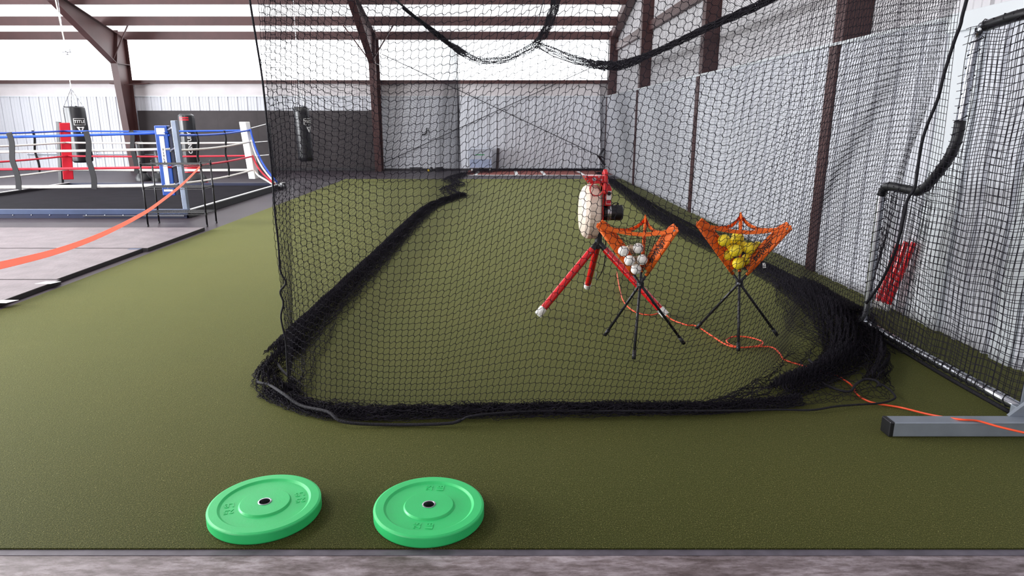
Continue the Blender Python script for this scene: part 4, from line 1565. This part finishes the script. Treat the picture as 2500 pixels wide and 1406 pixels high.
for k, (x, h, r, lab) in enumerate(((-9.46, 1.02, .13, 'tall slim black padded stand behind the ring ropes, left of the pair'), (-8.97, .80, .17, 'short black padded stand behind the ring ropes, right of the pair'))):
    t = thing('padded_stand', lab, 'padded stand', (x, 18.0, 0), group='black padded stands behind the ring')
    MB().lathe([(r * .7, .2), (r * .75, h - .05), (r * .55, h), (0, h)], 24).obj('padded_column', M['blackvinyl'], t, auto=True)
    MB().lathe([(r * 1.5, 0), (r * 1.5, .08), (r * .9, .2), (0, .2)], 24).obj('base', M['blackplast'], t, auto=True)

# low wall rail behind the ring
t = thing('wall_rail', 'thin grey rail with square brackets low on the white wall behind the red pad', 'rail', (-12.5, YF - .09, 0))
MB().tube([(-2.5, 0, .50), (1.55, 0, .50)], .016, 6).obj('rail_bar', M['greysteel'], t)
for x in (-2.2, -.3, 1.55):
    MB().tube([(x, .05, .40), (x, -.03, .40), (x, -.03, .58), (x, .05, .58)], .014, 6).obj('rail_bracket', M['greysteel'], t)

# ================================================================== WIRE SHELF
sx0, sx1, sy0, sy1 = -5.30, -4.41, 10.04, 10.38
sh0 = ((sx0 + sx1) / 2, (sy0 + sy1) / 2, 0)
sh = thing('wire_shelf', 'black three-tier wire shelf standing on the rubber floor before the ring', 'shelf', sh0)
w2, d2 = (sx1 - sx0) / 2, (sy1 - sy0) / 2
for ax in (-w2, w2):
    for ay in (-d2, d2):
        p = MB().tube([(ax, ay, .03), (ax, ay, .96)], .0125, 10).obj('post', M['blackwire'], sh, smooth=True)
        MB().lathe([(.009, 0), (.016, .006), (.014, .03)], 10, (ax, ay, 0)).obj('levelling_foot', M['blackplast'], p)
        MB().lathe([(.014, .955), (.014, .965), (.0, .968)], 10, (ax, ay, 0)).obj('post_cap', M['blackplast'], p)
for z in (.925, .585, .205):
    b = MB()
    for zz in (z, z - .028):
        loop = [(-w2, -d2, zz), (w2, -d2, zz), (w2, d2, zz), (-w2, d2, zz)]
        for i in range(4):
            b.tube([loop[i], loop[(i + 1) % 4]], .0035, 6)
    for i in range(22):                                             # zig-zag truss wires along the edges
        xa, xb = -w2 + 2 * w2 * i / 22, -w2 + 2 * w2 * (i + 1) / 22
        for yy in (-d2, d2):
            b.tube([(xa, yy, z if i % 2 else z - .028), (xb, yy, z - .028 if i % 2 else z)], .0022, 4)
    for i in range(34):
        x = -w2 + 2 * w2 * (i + .5) / 34
        b.tube([(x, -d2, z + .003), (x, d2, z + .003)], .0025, 4)
    for yy in (-d2 * .35, d2 * .35):
        b.tube([(-w2, yy, z), (w2, yy, z)], .0035, 5)
    b.obj('wire_tier', M['blackwire'], sh)
    for ax in (-w2, w2):
        for ay in (-d2, d2):
            MB().lathe([(.016, z - .032), (.018, z + .006)], 10, (ax, ay, 0)).obj('post_collar', M['blackplast'], sh)

# ================================================================== ORANGE RIBBON
def tape_pt(px, py):
    d = ray(px, py)
    a, b = np.array([-4.45, 10.1]), np.array([-2.3, 3.3])
    nn = np.array([-(b - a)[1], (b - a)[0]])
    tt = (nn @ a) / (nn @ d[:2])
    return EYE + d * tt


tp = [tape_pt(*p) for p in ((491, 404), (462, 434), (430, 463), (395, 490), (360, 515), (310, 543), (250, 572), (190, 596), (130, 616), (65, 633), (0, 648), (-110, 672))]
tag(MB().ribbon(smooth_path(tp, 6), Vector((0.05, -.1, 1)), .033, .0015).obj('barrier_ribbon', M['tape'], None),
    'long orange ribbon stretched from the wire shelf out past the left edge', 'ribbon')

# ================================================================== SMALL THINGS AT THE FAR END
tx = -.60
t = thing('storage_bin', 'frosted plastic storage bin on small wheels against the far ribbed wall', 'storage bin', (tx, 21.3, 0.0125))
MB().add([(-.33, -.22, .10), (.33, -.22, .10), (.33, .22, .10), (-.33, .22, .10), (-.37, -.25, .66), (.37, -.25, .66), (.37, .25, .66), (-.37, .25, .66)],
         [(3, 2, 1, 0), (0, 1, 5, 4), (1, 2, 6, 5), (2, 3, 7, 6), (3, 0, 4, 7), (4, 5, 6, 7)]).obj('tub', M['bin'], t, bevel=.02)
MB().bb((-.335, -.235, .12), (.335, -.225, .42)).obj('contents', M['bluefill'], t)
MB().bb((-.39, -.27, .655), (.39, .27, .70)).obj('lid', M['bin'], t, bevel=.012)
text_mesh('lettering', 'Ziplin', .10, .002, M['greenink'], t, frame_mtx((-.05, -.245, .50), (1, 0, 0), (0, 0, 1))) if False else None
MB().bb((-.34, -.2, .085), (.34, .2, .105)).obj('trolley', M['blackplast'], t)
for x in (-.28, .28):
    for y in (-.17, .17):
        MB().lathe([(.0, -.02), (.04, -.02), (.04, .02), (0, .02)], 14, (x, y, .042), 'X').obj('caster', M['whiteplast'], t)
MB().bb((-.16, -.243, .50), (.12, -.238, .53)).obj('label_patch', M['greenink'], t)
tag(MB().bar((-.10, 21.62, .01), (-.06, 21.68, .70), .09, .04, up=(0, 1, 0)).obj('plank', M['brownwood'], None, bevel=.004),
    'dark wooden plank leaning upright beside the frosted bin', 'plank')
tag(MB().bar((-2.85, 21.5, .10), (-2.45, 21.5, .10), .08, .03).bb((-2.8, 21.46, 0), (-2.77, 21.54, .09)).bb((-2.52, 21.46, 0), (-2.49, 21.54, .09)).obj('step_board', M['blackplast'], None),
    'low dark board on legs on the floor by the far wall', 'board')
t = thing('toy_truck', 'tiny black and yellow object on the floor beside the low board', 'object', (-2.2, 21.45, 0))
MB().lathe([(.05, 0), (.06, .03), (.04, .12), (0, .13)], 12, (.03, 0, 0)).obj('base', M['blackplast'], t)
MB().lathe([(.04, 0), (.04, .05), (0, .06)], 10, (-.06, -.03, 0)).obj('cap', M['yellow'], t)
tag(MB().tube(smooth_path([(-1.9 + .12 * math.cos(a * .8), 21.45 + .06 * math.sin(a * .8), .03 + .006 * a) for a in range(16)], 3), .02, 6).obj('cable_coil', M['blackplast'], None, smooth=True),
    'small coil of black cable on the floor left of the bin', 'cable')
tag(MB().tube(smooth_path([AY(1042, 312, YF - .05), AY(1040, 325, YF - .07), AY(1030, 330, YF - .06)], 5), .022, 6).obj('wall_hook', M['blackplast'], None, smooth=True),
    'small black hook fixed to the white far wall', 'hook')
tag(MB().tube([AX(1473, 365, WX - .06), AX(1462, 382, WX - .3), AX(1476, 402, WX - .06)], .04, 6).obj('folded_strap', M['blackplast'], None),
    'black folded strap sticking out in the far right corner', 'strap')
# hanging line with pale cleat
p = AY(162, 124, 14.0)
t = thing('hanging_line', 'pale line with a small cleat hanging from the roof at upper left', 'line', tuple(p))
MB().tube([(0, 0, 0), (-.08, 0, 1.2), (-.12, 0, roof_z(14) - p[2] - .05)], .012, 6).obj('line', M['whiterope'], t)
MB().box((0, 0, .0), (.17, .05, .07)).box((0, 0, -.04), (.05, .05, .08)).obj('cleat', M['chrome'], t, bevel=.01)
